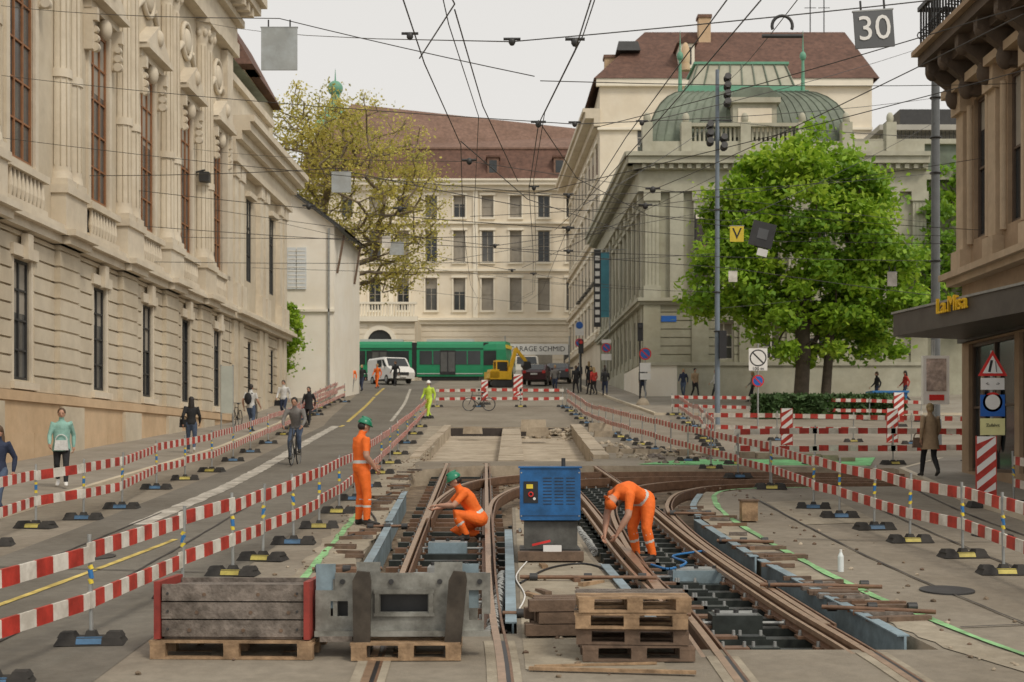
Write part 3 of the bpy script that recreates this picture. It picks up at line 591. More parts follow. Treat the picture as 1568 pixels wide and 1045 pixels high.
te.box('walls',thea,(16.6,24),(-20,-1.5),(1,16.2)); te.box('cornices',thea2,(16.6,24.2),(-20,-1.0),(16.2,16.7)); te.box('walls',copper,(12.8,24),(-18,-2.5),(16.7,18.6)); te.box('cornices',thea2,(12.6,24.3),(-18,-2.2),(18.6,18.9))
te.box('street_nameplate',bluesign,(1.0,1.9),(.1,.13),(7.6,7.95))
te.frame((7.8,84,0),(-.0193,1,0),(-1,-.0193,0))
sc_=[2.2+i*2.75 for i in range(11)]
ops=[(c-.75,c+.75,9.7,14.2) for c in sc_]+[(c-.65,c+.65,5.9,8.0) for c in sc_]
te.wall(thea,0,32,1,17.4,ops,.03,[glass,glass2],None)
te.box('plinth',whitew,(-.2,9),(0,.3),(1,5.0)); te.box('plinth',thea2,(9,32),(0,.3),(1,5.2)); te.rust(thea,0,32,5.2,8.6,ops,.03,.5,.06)
for i in range(12):
    p=.8+i*2.75; te.box('pilasters',thea2,(p-.35,p+.35),(0,.10),(9.0,15.2)); te.box('pilasters',thea2,(p-.45,p+.45),(0,.3),(14.6,15.25)); te.box('pilasters',thea,(p-.45,p+.45),(0,.08),(5.2,8.6)); te.box('pilasters',thea2,(p-.45,p+.45),(0,.16),(9,9.6))
for c in sc_: te.box('surrounds',thea2,(c-.85,c+.85),(0,.2),(14.25,14.5))
for z0,z1,pr in((8.6,8.8,.3),(8.8,9.0,.45),(15.25,15.6,.4),(15.6,16.5,.34),(16.5,16.8,.7),(16.8,17.2,1.1),(17.2,17.45,1.25)): te.box('cornices',thea2,(-pr*.8,32),(.0,pr),(z0,z1))
for k in range(44): te.box('cornices',thea2,(.2+k*.72,.45+k*.72),(.3,.95),(16.5,16.79))
te.box('attic',thea2,(0,32),(-.6,-.1),(17.45,18.2))
te.finish()
pb=A('theatre_poster'); pb.frame((10.72,83.6,0),(1,0,0),(0,-1,0))
pb.box('frame',black,(0,1.12),(0,.06),(8.6,14.0)); pb.box('panel',M('poster_dark',(.09,.075,.07),.4,.5,2.5,stain=.5,stainscale=.9),(.08,1.04),(.06,.075),(8.7,13.6)); pb.box('panel',cream2,(.08,1.04),(.06,.074),(13.62,13.9))
pb.ell('panel',M('poster_face',(.35,.2,.15),.5,.3,3),(.55,.075,11.9),(.3,.02,.45)); pb.ell('panel',MATS['poster_dark'],(.55,.08,12.25),(.33,.02,.25))
pb.text('Concert\nDresden',.26,white,(.56,.085,9.5),(1,0,0)); pb.finish()
ban=A('vertical_banner'); ban.box('cloth',M('teal_cloth',(.08,.28,.36),.7,.15,2),(5.9,6.55),(96,96.05),(9,13.4)); ban.cyl('pole',steel,(6.6,96,8),(6.6,96,13.8),.05); ban.box('cloth',black,(5.3,5.75),(92,92.05),(8,13)); ban.cyl('arm',steel,(5.3,92.02,13),(7.4,92.02,13),.03); 
for k in range(9): ban.box('letters',white,(5.38,5.67),(91.98,91.995),(8.3+k*.5,8.6+k*.5))
ban.finish()
mb=A('apartment_building'); mb.frame((28,108,0),(1,0,0),(0,-1,0)); mm=M('grey_render',(.40,.385,.34),.8,.1,1)
ops=[(x,x+1.8,z,z+2.0) for x in(1,4,7,10,13) for z in(6,9.5,13,16.5,20)]
mb.wall(mm,0,18,2,24,ops,.3,[glass,glass2],whitefr)
for z in(9,12.5,16,19.5,23): mb.box('balconies',mm,(0,18),(0,1.3),(z,z+.2)); mb.box('balconies',dark,(0,18),(1.25,1.28),(z+1.0,z+1.06)); [mb.box('balconies',dark,(.3*k,.3*k+.04),(1.25,1.28),(z+.2,z+1.0)) for k in range(60)]
mb.box('roof',mm,(-.5,18.5),(-10,1.6),(24,24.4)); mb.box('roof',dark,(2,9),(-8,-2),(24.4,26.4)); mb.box('walls',mm,(0,18),(-12,-.4),(2,24)); mb.finish()
# ------------------------------------------------------------------ right shop building
brst=M('brown_sandstone',(.40,.29,.19),.85,.15,1.5,bump=.2,stain=.25); brst2=M('brown_sandstone_trim',(.54,.42,.29),.8,.12,2,stain=.2)
sbd=A('shop_building'); sbd.frame((10.95,34.6,0),(0,-1,0),(-1,0,0))
ops=[(u,u+1.2,5.0,8.3) for u in(.9,3.2,5.5,7.8)]+[(.5,3.6,-.5,2.55),(3.9,7.5,-.5,2.55),(7.8,11,-.5,2.55)]
brz=M('bronze_frame',(.10,.07,.05),.5)
sbd.wall(brst,0,16,-2,14,ops,.15,[glass],brz,mull=(1,1))
sbd.box('fascia',dark,(0,16),(0,.12),(2.6,3.25)); 
for u,hh_ in((1.2,1.6),(2.3,1.7),(4.6,1.65),(5.6,1.6)): # shop-window display figures
    sbd.ell('display',brz,(u,-.10,.75),(.22,.03,.8)); sbd.ell('display',brst2,(u,-.10,1.65),(.11,.03,.14))
for u in(.3,2.6,4.9,7.2):
    sbd.box('pilasters',brst2,(u-.25,u+.25),(0,.16),(4.3,8.6)); sbd.box('pilasters',brst2,(u-.35,u+.35),(0,.26),(8.1,8.6)); sbd.box('pilasters',brst2,(u-.35,u+.35),(0,.26),(4.3,4.8))
    for q in(0,1): sbd.cyl('pilasters',brst2,(u+.45+q*1.3,.04,4.9),(u+.45+q*1.3,.04,8.2),.09,n=8)
for z0,z1,pr in((3.3,3.6,.1),(4.0,4.15,.3),(4.15,4.3,.45),(8.6,8.8,.4)): sbd.box('cornices',brst2,(-pr,16),(0,pr),(z0,z1))
iron=M('balcony_dark_stone',(.10,.072,.05),.8,.3,2)
sbd.box('balcony',iron,(-.1,12),(0,1.05),(9.35,9.6)); sbd.box('balcony',brst,(-.15,12),(0,1.2),(9.6,9.72)); sbd.box('balcony',iron,(0,12),(0,.7),(9.1,9.35))
for u in(.3,1.3,2.6,3.9,5.2): sbd.prism('balcony',iron,[(0,8.3),(.25,8.3),(.45,8.7),(.95,9.1),(.95,9.35),(0,9.35)],u-.13,u+.13,'x'); sbd.ell('balcony',iron,(u,.3,8.5),(.16,.2,.28)); sbd.ell('balcony',iron,(u,.8,9.1),(.15,.18,.2))
for k in range(40): sbd.cyl('railing',dark,(k*.22,1.0,9.7),(k*.22,1.0,10.7),.025,n=5); sbd.torus('railing',dark,(k*.22,1.0,10.1),.09,.015,'x',8,4)
sbd.box('railing',dark,(-.1,12),(.95,1.06),(10.7,10.8)); sbd.box('railing',dark,(-.12,-.06),(0,1.05),(10.7,10.8))
for k in range(5): sbd.cyl('railing',dark,(-.08,k*.22+.1,9.7),(-.08,k*.22+.1,10.7),.025,n=5)
sbd.box('upper_windows',glass,(1,2),(0,.02),(10.2,13)); 
sbd.box('return_wall',brst,(-.02,.3),(-12,0-.003),(-2,14)); 
sbd.M=Matrix.Identity(4); can=M('canopy_dark_metal',(.085,.078,.070),.5,.2,2)
sbd.prism('canopy',can,[(8.9,33.2),(11.2,34.2),(11.2,20),(10.9,20)],2.66,3.18,'z'); sbd.prism('canopy',steel,[(8.86,33.25),(11.2,34.25),(11.2,20),(10.85,20)],3.18,3.23,'z')
u=Vector((10.9-8.9,20-33.2,0)).normalized()
yl=M('yellow_letters',(.85,.52,.02),.5,.05,4)
p=Vector((8.9,33.2,0))+u*2.4; sbd.text('La.Misa',.48,yl,(p.x-.06,p.y,3.10),u,'canopy_lettering',.03,'LEFT')
sbd.finish()
# ------------------------------------------------------------------ trees
def tree(name,base,top_trunk,tr_r,lobes,ncl,nleaf,ls,spread,leafm,barkm,seed,extra_trunks=(),rmin=.02):
    rg=np.random.RandomState(seed); a=A(name); base=Vector(base); tt=Vector(top_trunk)
    pts=[]
    while len(pts)<ncl:
        lo=lobes[rg.choice(len(lobes),p=np.array([l[6] for l in lobes])/sum(l[6] for l in lobes))]
        v=rg.normal(size=3); v/=np.linalg.norm(v); r=rg.uniform(.2,1)**.45*rg.uniform(.9,1.08)
        pts.append(Vector((lo[0]+v[0]*lo[3]*r,lo[1]+v[1]*lo[4]*r,lo[2]+v[2]*lo[5]*r)))
    nodes=[base,base.lerp(tt,.5)+Vector((.1,0,0)),tt]; par=[-1,0,1]
    pts.sort(key=lambda p:(p-tt).length)
    for p in pts:
        best=None;bd=1e9
        for i,q in enumerate(nodes):
            if i<2: continue
            d=(p-q).length+.25*(q-tt).length+(0.8*max(0,q.z-p.z))
            if d<bd: bd=d;best=i
        q=nodes[best]
        if (p-q).length>1.6:
            m=q.lerp(p,.5)+Vector(rg.normal(size=3)*.18)+Vector((0,0,.15)); nodes.append(m); par.append(best); best=len(nodes)-1
        nodes.append(p); par.append(best)
    cnt=[1]*len(nodes)
    for i in range(len(nodes)-1,0,-1): cnt[par[i]]+=cnt[i]
    tot=cnt[2]
    for i in range(1,len(nodes)):
        r1=max(rmin,tr_r*(cnt[i]/tot)**.45); r0=max(rmin,tr_r*(min(cnt[par[i]],tot)/tot)**.45)
        r0=min(r0,r1*1.5) if i>2 else r0*1.1
        a.cyl('branches',barkm,nodes[par[i]],nodes[i],r0,r1,6 if i>2 else 12,False)
    for tb_,tc_,rr in extra_trunks: a.cyl('branches',barkm,tb_,tc_,rr,rr*.7,10,False)
    P=np.array([list(p) for p in pts]); per=nleaf//len(P)
    C=np.repeat(P,per,0); N=len(C)
    csz=np.repeat(rg.uniform(.5,1.3,len(P)),per)[:,None]
    off=rg.normal(size=(N,3))*np.array([spread,spread,spread*.6])*csz; C=C+off
    s=(ls*rg.uniform(.55,1.3,N))[:,None]
    # leaves lie mostly facing up and outward
    nrm=rg.normal(size=(N,3))*.75+np.array([0,0,.8]); nrm/=np.linalg.norm(nrm,axis=1)[:,None]
    u=rg.normal(size=(N,3)); u-=(u*nrm).sum(1)[:,None]*nrm; u/=np.linalg.norm(u,axis=1)[:,None]; v=np.cross(nrm,u)
    V=np.stack([C-u*s*.6,C+v*s*.36+u*s*.05,C+u*s*.6,C-v*s*.36],1).reshape(-1,3)
    me=bpy.data.meshes.new('leaves'); me.vertices.add(len(V)); me.vertices.foreach_set('co',V.ravel())
    me.loops.add(4*N); me.loops.foreach_set('vertex_index',np.arange(4*N)); me.polygons.add(N); me.polygons.foreach_set('loop_start',np.arange(N)*4); me.polygons.foreach_set('loop_total',np.full(N,4))
    for m_ in leafm: me.materials.append(m_)
    cm=np.repeat(rg.randint(0,len(leafm),len(P)),per); fl=rg.rand(N)<.35; cm[fl]=rg.randint(0,len(leafm),fl.sum())
    me.polygons.foreach_set('material_index',cm.astype(np.int32)); me.update(calc_edges=True)
    e=a.finish()
    if e.type!='EMPTY':
        em=bpy.data.objects.new('tmp',None); SC.collection.objects.link(em); nm=e.name; e.name='branches'; em.name=nm; e.parent=em; e=em
    o=bpy.data.objects.new('leaves',me); SC.collection.objects.link(o); o.parent=e; return e
bark=M('bark',(.09,.07,.05),.9,.3,4,bump=.5); bark2=M('bark_light',(.20,.16,.11),.9,.3,4)
g1=M('leaf_fresh_green',(.27,.44,.030),.6,.2,.5,trans=.4); g2=M('leaf_mid_green',(.16,.31,.022),.6,.2,.5,trans=.35); g3=M('leaf_light_green',(.40,.56,.05),.6,.2,.5,trans=.45)
y1=M('leaf_olive_yellow',(.62,.55,.14),.7,.15,.5,trans=.4); y2=M('leaf_olive',(.44,.42,.11),.7,.2,.5,trans=.4)
tree('plane_tree',(15.2,75,gz(75)-.1),(15.3,75,7.2),.38,[(15.3,75,11.4,4.6,4.0,5.4,4.2),(11.4,74.5,8.8,2.0,3,2.8,1.2),(19.4,75,8.5,2.2,3,3.4,1.2),(15.8,75,6.4,4.8,4,1.8,1.2),(12.4,75,12.3,2.2,2,2.2,.8),(18.3,75,13,2,2,2.4,.8)],300,56000,.30,.48,[g1,g2,g3,g1],bark,3,[((16.6,75.5,gz(75.5)),(17,75.5,7.5),.28)])
tree('plane_tree',(26,86,gz(86)-.1),(26,86,8),.35,[(26,86,12,4.2,4,5.2,3),(30,88,10,3,3,4,1)],110,17000,.36,.65,[g1,g2,g2],bark,5)
tree('budding_tree',(-11.2,96,gz(96)),(-11.0,96,12.5),.42,[(-10.8,97,18.5,5.4,4.5,6.2,5),(-13.9,97,20.8,4.2,3,4.3,2.4),(-7.0,96,16,3.0,3,5.0,1.6),(-9,97,13,4,3,2.5,1)],640,24000,.19,.5,[y1,y2,y1],bark2,9,rmin=.035)
tree('shrub',(-13.0,80,gz(80)),(-12.9,80,4.6),.08,[(-12.7,80,6.6,.75,.7,2.0,1)],40,5000,.18,.25,[g1,g3],bark,11)
hd=A('hedge'); 
hr=np.random.RandomState(4); VV=[];FF=[]
for i in range(14000):
    c=np.array([hr.uniform(11.6,18.6),hr.uniform(67.3,69),0]); c[2]=gz(c[1])+.05+hr.rand()**.6*1.0; u=hr.normal(size=3)*.09; v=hr.normal(size=3)*.07; b=len(VV); VV+=[tuple(c-u),tuple(c+v),tuple(c+u),tuple(c-v)]; FF.append((b,b+1,b+2,b+3))
hd.add('leaves',M('hedge_green',(.045,.095,.022),.7,.4,2),VV,FF); hd.box('core',MATS['hedge_green'],(11.8,18.4),(67.5,68.8),(gz(68)-.2,gz(68)+.85)); hd.finish()
# ------------------------------------------------------------------ barriers
def fence(pts,near=False,resample=None,colf=(0,1)):
    a=A('barrier_fence')
    if resample:
        Q=[]
        for p,q in zip(pts,pts[1:]):
            p=Vector((*p,0));q=Vector((*q,0)); k=max(1,round((q-p).length/resample)); Q+=[p.lerp(q,i/k) for i in range(k)]
        Q.append(Vector((*pts[-1],0))); pts=[(q.x,q.y) for q in Q]
    J=[(x,y,gz(y)) for x,y in pts]
    for i,(x,y,z) in enumerate(J):
        lean=random.uniform(-.03,.03)
        a.cyl('posts',steel,(x,y,z+.08),(x+lean,y,z+1.06),.021,n=8)
        if near:
            a.cyl('posts',yel,(x,y,z+.58),(x+lean*.7,y,z+.63),.025,n=8); a.cyl('posts',blu,(x,y,z+.63),(x+lean*.7,y,z+.72),.025,n=8); a.cyl('posts',yel,(x,y,z+.72),(x+lean*.8,y,z+.76),.025,n=8)
        rz=random.uniform(-.25,.25)
        a.M=Matrix.Translation((x,y,z))@Matrix.Rotation(rz,4,'Z')
        a.frus('feet',rubber,(0,0,0),(.66,.34),(.58,.26),.07); a.frus('feet',rubber,(-.22,0,.07),(.17,.24),(.12,.16),.05); a.frus('feet',rubber,(.22,0,.07),(.17,.24),(.12,.16),.05); a.frus('feet',rubber,(0,0,.07),(.12,.16),(.08,.1),.06)
        cm=(yeld,blud)[colf[i%len(colf)]]; a.add('feet',cm,[(-.12,-.168,.015),(.12,-.168,.015),(.12,-.139,.066),(-.12,-.139,.066)],[(0,1,2,3)]); a.box('feet',cm,(-.12,.12),(-.125,-.085),(.07,.078))
        a.M=Matrix.Identity(4)
    for (x0,y0,z0),(x1,y1,z1) in zip(J,J[1:]):
        for zh in(.90,.44):
            e0=random.uniform(-.03,.03);e1=random.uniform(-.03,.03)
            p=Vector((x0,y0-.03,z0+zh+e0));q=Vector((x1,y1-.03,z1+zh+e1)); d=(q-p); Lh=d.length; d.normalize()
            a.beam('planks',whb,p-d*.06,q+d*.06,.028,.155)
            n=max(1,int(Lh/.46)); 
            for k in range(n):
                s=Lh*(k+.2)/n; a.beam('planks',redb,p+d*s,p+d*(s+Lh/n*.5),.034,.158)
    a.finish()
fence([(-4.45,10.2),(-4.37,12.0),(-4.08,13.8),(-3.85,16.6),(-3.59,18.3),(-3.45,19.7),(-3.3,21.5),(-3.2,23.6),(-3.16,26),(-3.15,28.5),(-3.2,31.5),(-3.25,35.4),(-3.35,39),(-3.45,43),(-3.6,49),(-3.8,55.5),(-4.0,62),(-4.05,68)],True,None,(0,1,1,0,0,0,1,0))
fence([(-7.9,19.3),(-7.8,21.3),(-7.9,23.6),(-7.5,24.9),(-7.35,26.8),(-7.75,31),(-7.7,33.5),(-7.6,36),(-7.85,40),(-8.1,44),(-8.4,49),(-8.8,55),(-9.2,62),(-9.6,70),(-9.4,80)],True,None,(1,0,0,1,1))
fence([(-9.3,60),(-9.8,67),(-10.1,75),(-10.2,84)],False,2.4)
fence([(5.66,31),(5.68,26.8),(5.8,25.2),(5.96,23.4),(6.07,21.7),(6.34,20),(6.36,18.4),(6.37,16.6),(6.4,14.8)],True,None,(0,1,1,1,0,0,0))
fence([(5.66,31.2),(4.95,40),(4.2,50.7),(3.4,65),(2.9,75)],False,2.6)
fence([(-4,76),(2.7,76)],False,2.2)
fence([(6.1,38.7),(12.5,38.7)],False,2.1); fence([(7.9,70),(19,66)],False,2.3); fence([(7.0,52),(12,50),(17,46)],False,2.4)
fence([(9.6,27.2),(9.4,21)],True,2.2)
fence([(6.4,45),(7.9,60),(8.2,70)],False,2.6)
def hazard(x,y,h=1.35,w_=.34,zoff=0):
    a=A('hazard_board'); z=gz(y)+zoff; a.frus('foot',rubber,(x,y,z),(.7,.35),(.6,.25),.12); a.box('board',white,(x-w_/2,x+w_/2),(y-.02,y+.02),(z+.2,z+h)); a.cyl('post',steel,(x,y+.03,z+.1),(x,y+.03,z+h),.02)
    H=h-.2; n=4
    for k in range(-1,n+1):
        s=H/n; z0=z+.2+k*s
        poly=[(x-w_/2,z0+.0),(x+w_/2,z0+w_*.8),(x+w_/2,z0+w_*.8+s*.5),(x-w_/2,z0+s*.5)]
        poly=[(px,min(max(pz,z+.2),z+h)) for px,pz in poly]
        if abs(poly[0][1]-poly[3][1])+abs(poly[1][1]-poly[2][1])<.02: continue
        a.prism('board',redb,poly,y-.024,y-.021,'y')
    a.box('board',redb,(x-w_/2-.015,x-w_/2),(y-.022,y+.022),(z+.19,z+h+.01)); a.box('board',redb,(x+w_/2,x+w_/2+.015),(y-.022,y+.022),(z+.19,z+h+.01))
    a.finish()
hazard(9.0,27.0,1.35,.36); hazard(8.6,44.5); hazard(17,62.5,1.5,.42); hazard(.35,82,1.5,.5); hazard(12.3,46,1.3); hazard(-1.5,78)
# ------------------------------------------------------------------ pallets, crate, steel frame
def pallet(a,c,rz,L_=1.2,W_=.8,m_=wood,H_=.145):
    Mo=a.M.copy(); a.M=Mo@Matrix.Translation(c)@Matrix.Rotation(R(rz),4,'Z')
    for i in range(3):
        y=(-1+i)*(W_/2-.05)
        a.box('pallet',m_,(-L_/2,L_/2),(y-.05,y+.05),(0,.022))
        for x in(-L_/2+.07,0,L_/2-.07): a.box('pallet',m_,(x-.07,x+.07),(y-.048,y+.048),(.022,H_-.044))
    for x in(-L_/2+.07,0,L_/2-.07): a.box('pallet',m_,(x-.072,x+.072),(-W_/2,W_/2),(H_-.044,H_-.022))
    n=6
    for k in range(n):
        y=-W_/2+.05+(W_-.1)*k/(n-1); a.box('pallet',random.choice([m_,m_,woodg]) if k>1 else m_,(-L_/2-random.uniform(0,.02),L_/2-random.uniform(0,.02)),(y-.048,y+.048),(H_-.022,H_-random.uniform(0,.004)))
    a.M=Mo
a=A('wooden_crate'); a.place((-2.56,13.45,gz(13.1)),-2); pallet(a,(0,0,0),0,1.5,.85,wood,.17)
for k in range(3):
    x_=random.uniform(-.01,.01); a.box('boards',woodg,(-.66+x_,.66),(-.36-.006*k,-.33),(.20+k*.165,.352+k*.165)); a.box('boards',woodg,(-.66,.66),(.33,.36),(.20+k*.165,.352+k*.165))
    for q in(-.4,.1,.45): a.cyl('knots',woodd,(q+.07*k,-.37-.003*k,.26+k*.165),(q+.07*k,-.357,.26+k*.165),.018,n=8)
for s in(-1,1):
    x=sorted((s*.665,s*.72)); a.box('end_boards',redw,x,(-.40,.40),(.18,.71))
    for k in range(3): a.cyl('bolts',dark,(s*.6,-.38,.27+k*.165),(s*.6,-.36,.27+k*.165),.012,n=6)
a.box('boards',woodg,(-.64,.64),(-.33,.33),(.175,.2)); a.box('boards',woodg,(-.655,.655),(-.32,.32),(.60,.64)); a.finish()
sm=M('grey_worn_steel',(.30,.30,.27),.5,.3,4,metal=.3,stain=.5,stainscale=2.5)
a=A('steel_lifting_frame'); a.place((-1.02,13.2,gz(13.1)),1)
def plate(a,part,m_,u0,u1,z0,z1,ops,w0,w1):
    us=sorted({u0,u1}|{v for o in ops for v in o[:2]}); zs=sorted({z0,z1}|{v for o in ops for v in o[2:]})
    for p,q in zip(us,us[1:]):
        for r_,s_ in zip(zs,zs[1:]):
            if any(o[0]<(p+q)/2<o[1] and o[2]<(r_+s_)/2<o[3] for o in ops): continue
            a.box(part,m_,(p,q),(w0,w1),(r_,s_))
plate(a,'plate',sm,-.8,.82,.25,.78,[(-.8,-.62,.62,.78),(-.66,-.5,.38,.52),(-.2,.24,.42,.58),(.62,.74,.34,.62),(.76,.82,.25,.40)],-.02,.0)
plate(a,'plate',sm,-.42,.56,.78,.88,[(-.2,.3,.78,.88)],-.02,.0)
a.box('flange',sm,(-.8,.82),(-.10,.02),(.20,.25)); a.box('flange',sm,(-.26,.30),(-.05,-.02),(.59,.63)); a.box('flange',sm,(-.26,.30),(-.05,-.02),(.38,.41))
for x in(-.23,.27): a.box('flange',sm,(x-.02,x+.02),(-.05,-.021),(.411,.589))
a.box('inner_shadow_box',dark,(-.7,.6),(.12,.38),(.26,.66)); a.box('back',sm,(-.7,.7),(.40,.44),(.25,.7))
for x in(-.62,.58): a.box('web',sm,(x-.02,x+.02),(.0,.35),(.25,.72))
for x in(-.78,.55): a.box('web',bluep,(x-.02,x+.16),(.02,.05),(.45,.86))
fk=M('dark_fork_steel',(.075,.062,.048),.5,.4,5,metal=.3,stain=.3,stainscale=3)
for x,t in((-.36,0),(.46,.06)): 
    a.prism('forks',fk,[(x-.075,-.02),(x+.075,-.02),(x+.085+t,.72),(x+.07+t,.80),(x-.04+t,.81),(x-.085+t,.72)],-.17,-.11,'y')
    a.box('forks',fk,(x-.07,x+.07),(-.11,.7),(.0,.04))
for x in(-.55,-.1,.35,.72): a.cyl('bolts',dark,(x,-.04,.7),(x,-.02,.7),.025,n=8)
pallet(a,(.05,.15,0),0,1.0,.8,wood,.16); a.beam('timber',woodg,(-.75,-.05,.18),(-.45,-.05,.18),.12,.05); a.finish()
a=A('pallet_stack'); a.place((1.15,13.3,gz(13.1)),-1)
for k in range(4): pallet(a,(random.uniform(-.04,.04),random.uniform(-.04,.04),k*.148),random.uniform(-4,4),1.02,.8,[woodd,woodd,wood,wood][k])
a.finish()
a=A('timber_stack'); a.place((.36,14.4,gz(14.3)),4)
for k in range(3):
    for j in range(3): q=random.uniform(-.06,.06); a.beam('beams',random.choice([woodd,woodd,woodg]),(-.2+.02*k+q,-.3+j*.2,.07+k*.12),(.75+q,-.28+j*.2,.07+k*.12),.16,.11)
a.finish()
a=A('wooden_lath'); a.beam('lath',wood,(.15,12.55,gz(12.5)+.03),(1.6,12.35,gz(12.4)+.03),.05,.03); a.beam('lath',wood,(.2,12.7,gz(12.6)+.02),(1.3,12.8,gz(12.8)+.02),.04,.02); a.finish()
gb=M('generator_blue',(.016,.125,.34),.45,.15,4,stain=.35,stainscale=3)
a=A('generator'); a.place((.53,20.0,gz(19.9)),0)
a.box('skid',dark,(-.42,.42),(-.3,.5),(.08,.14)); a.box('tank',M('tank_grey',(.10,.10,.09),.6,.3,5,stain=.4,stainscale=3),(-.36,.38),(-.22,.42),(.14,.52)); a.box('skid',dark,(-.42,-.3),(-.32,.5),(0,.1)); a.box('skid',dark,(.28,.42),(-.32,.5),(0,.1))
prof=[(-.40,.54),(.40,.54),(.42,.56),(.42,1.24),(.38,1.28),(-.38,1.28),(-.42,1.24),(-.42,.56)]
a.prism('housing',gb,prof,-.3,.5,'y'); a.box('housing',gb,(-.44,.44),(-.32,.52),(1.262,1.284)); a.cyl('exhaust',dark,(.2,.2,1.28),(.2,.2,1.4),.03)
a.box('panel',black,(-.37,-.17),(-.31,-.303),(.78,1.08)); a.box('panel',yel,(-.33,-.24),(-.316,-.311),(.98,1.04)); a.torus('panel',redp,(-.27,-.32,.9),.03,.01,'y',10,5); a.cyl('panel',white,(-.22,-.311,.84),(-.22,-.316,.84),.02)
for k in range(9):
    for j in range(3): a.box('louvres',black,(-.10+j*.16,.02+j*.16),(-.304,-.301),(.76+k*.045,.770+k*.045))
for x in(-.4,.4):
    for z_ in(.6,1.2): a.cyl('louvres',steel,(x,-.306,z_),(x,-.3,z_),.012,n=6)
a.box('louvres',black,(-.41,.41),(-.3045,-.3005),(.60,.606)); a.cyl('hook',steel,(-.42,0,.4),(-.42,-.35,.4),.02); 
a.beam('debris',redp,(-.25,-.34,.2),(.0,-.36,.26),.04,.03); a.box('debris',white,(-.1,.15),(-.5,-.35),(.12,.2)); a.box('debris',woodd,(-.45,.45),(-.6,-.33),(0,.12)); a.finish()
a=A('wooden_box'); a.box('box',wood,(3.95,4.22),(24.4,24.7),(gz(24.5)+.02,gz(24.5)+.36)); a.box('box',woodd,(3.93,4.24),(24.38,24.72),(gz(24.5)+.36,gz(24.5)+.39)); a.finish()
a=A('water_bottle'); a.cyl('b',M('pet',(.7,.75,.75),.2,.05,3),(4.3,18.6,gz(18.6)),(4.3,18.6,gz(18.6)+.2),.04); a.cyl('b',MATS['pet'],(4.3,18.6,gz(18.6)+.2),(4.3,18.6,gz(18.6)+.26),.04,.015); a.cyl('b',white,(4.3,18.6,gz(18.6)+.26),(4.3,18.6,gz(18.6)+.29),.018); a.finish()
for nm_,m_,P,rr,dz in(('blue_hose',blu,[(1.9,19.4,0),(2.1,19.0,0),(2.4,19.6,0),(2.3,20.3,0),(2.9,20.9,0)],.018,-.02),('black_cable',black,[(.1,17.5,0),(.5,18.8,0),(1.0,19.2,0),(1.3,18.2,0),(1.25,16.5,0),(1.0,15.4,0)],.014,.02),('black_cable',black,[(-2.6,22,0),(-2.3,24,0),(-2.7,27,0),(-2.5,30,0)],.016,.03),('white_cable',white,[(.0,15,0),(.15,16.5,0),(.05,18,0),(.2,19.4,0)],.010,.02)):
    hz=A(nm_); P=smooth(P,6)
    for p,q in zip(P,P[1:]): hz.cyl('hose',m_,(p.x,p.y,gz(p.y)+dz),(q.x,q.y,gz(q.y)+dz),rr,n=6,cap=False)
    hz.finish()
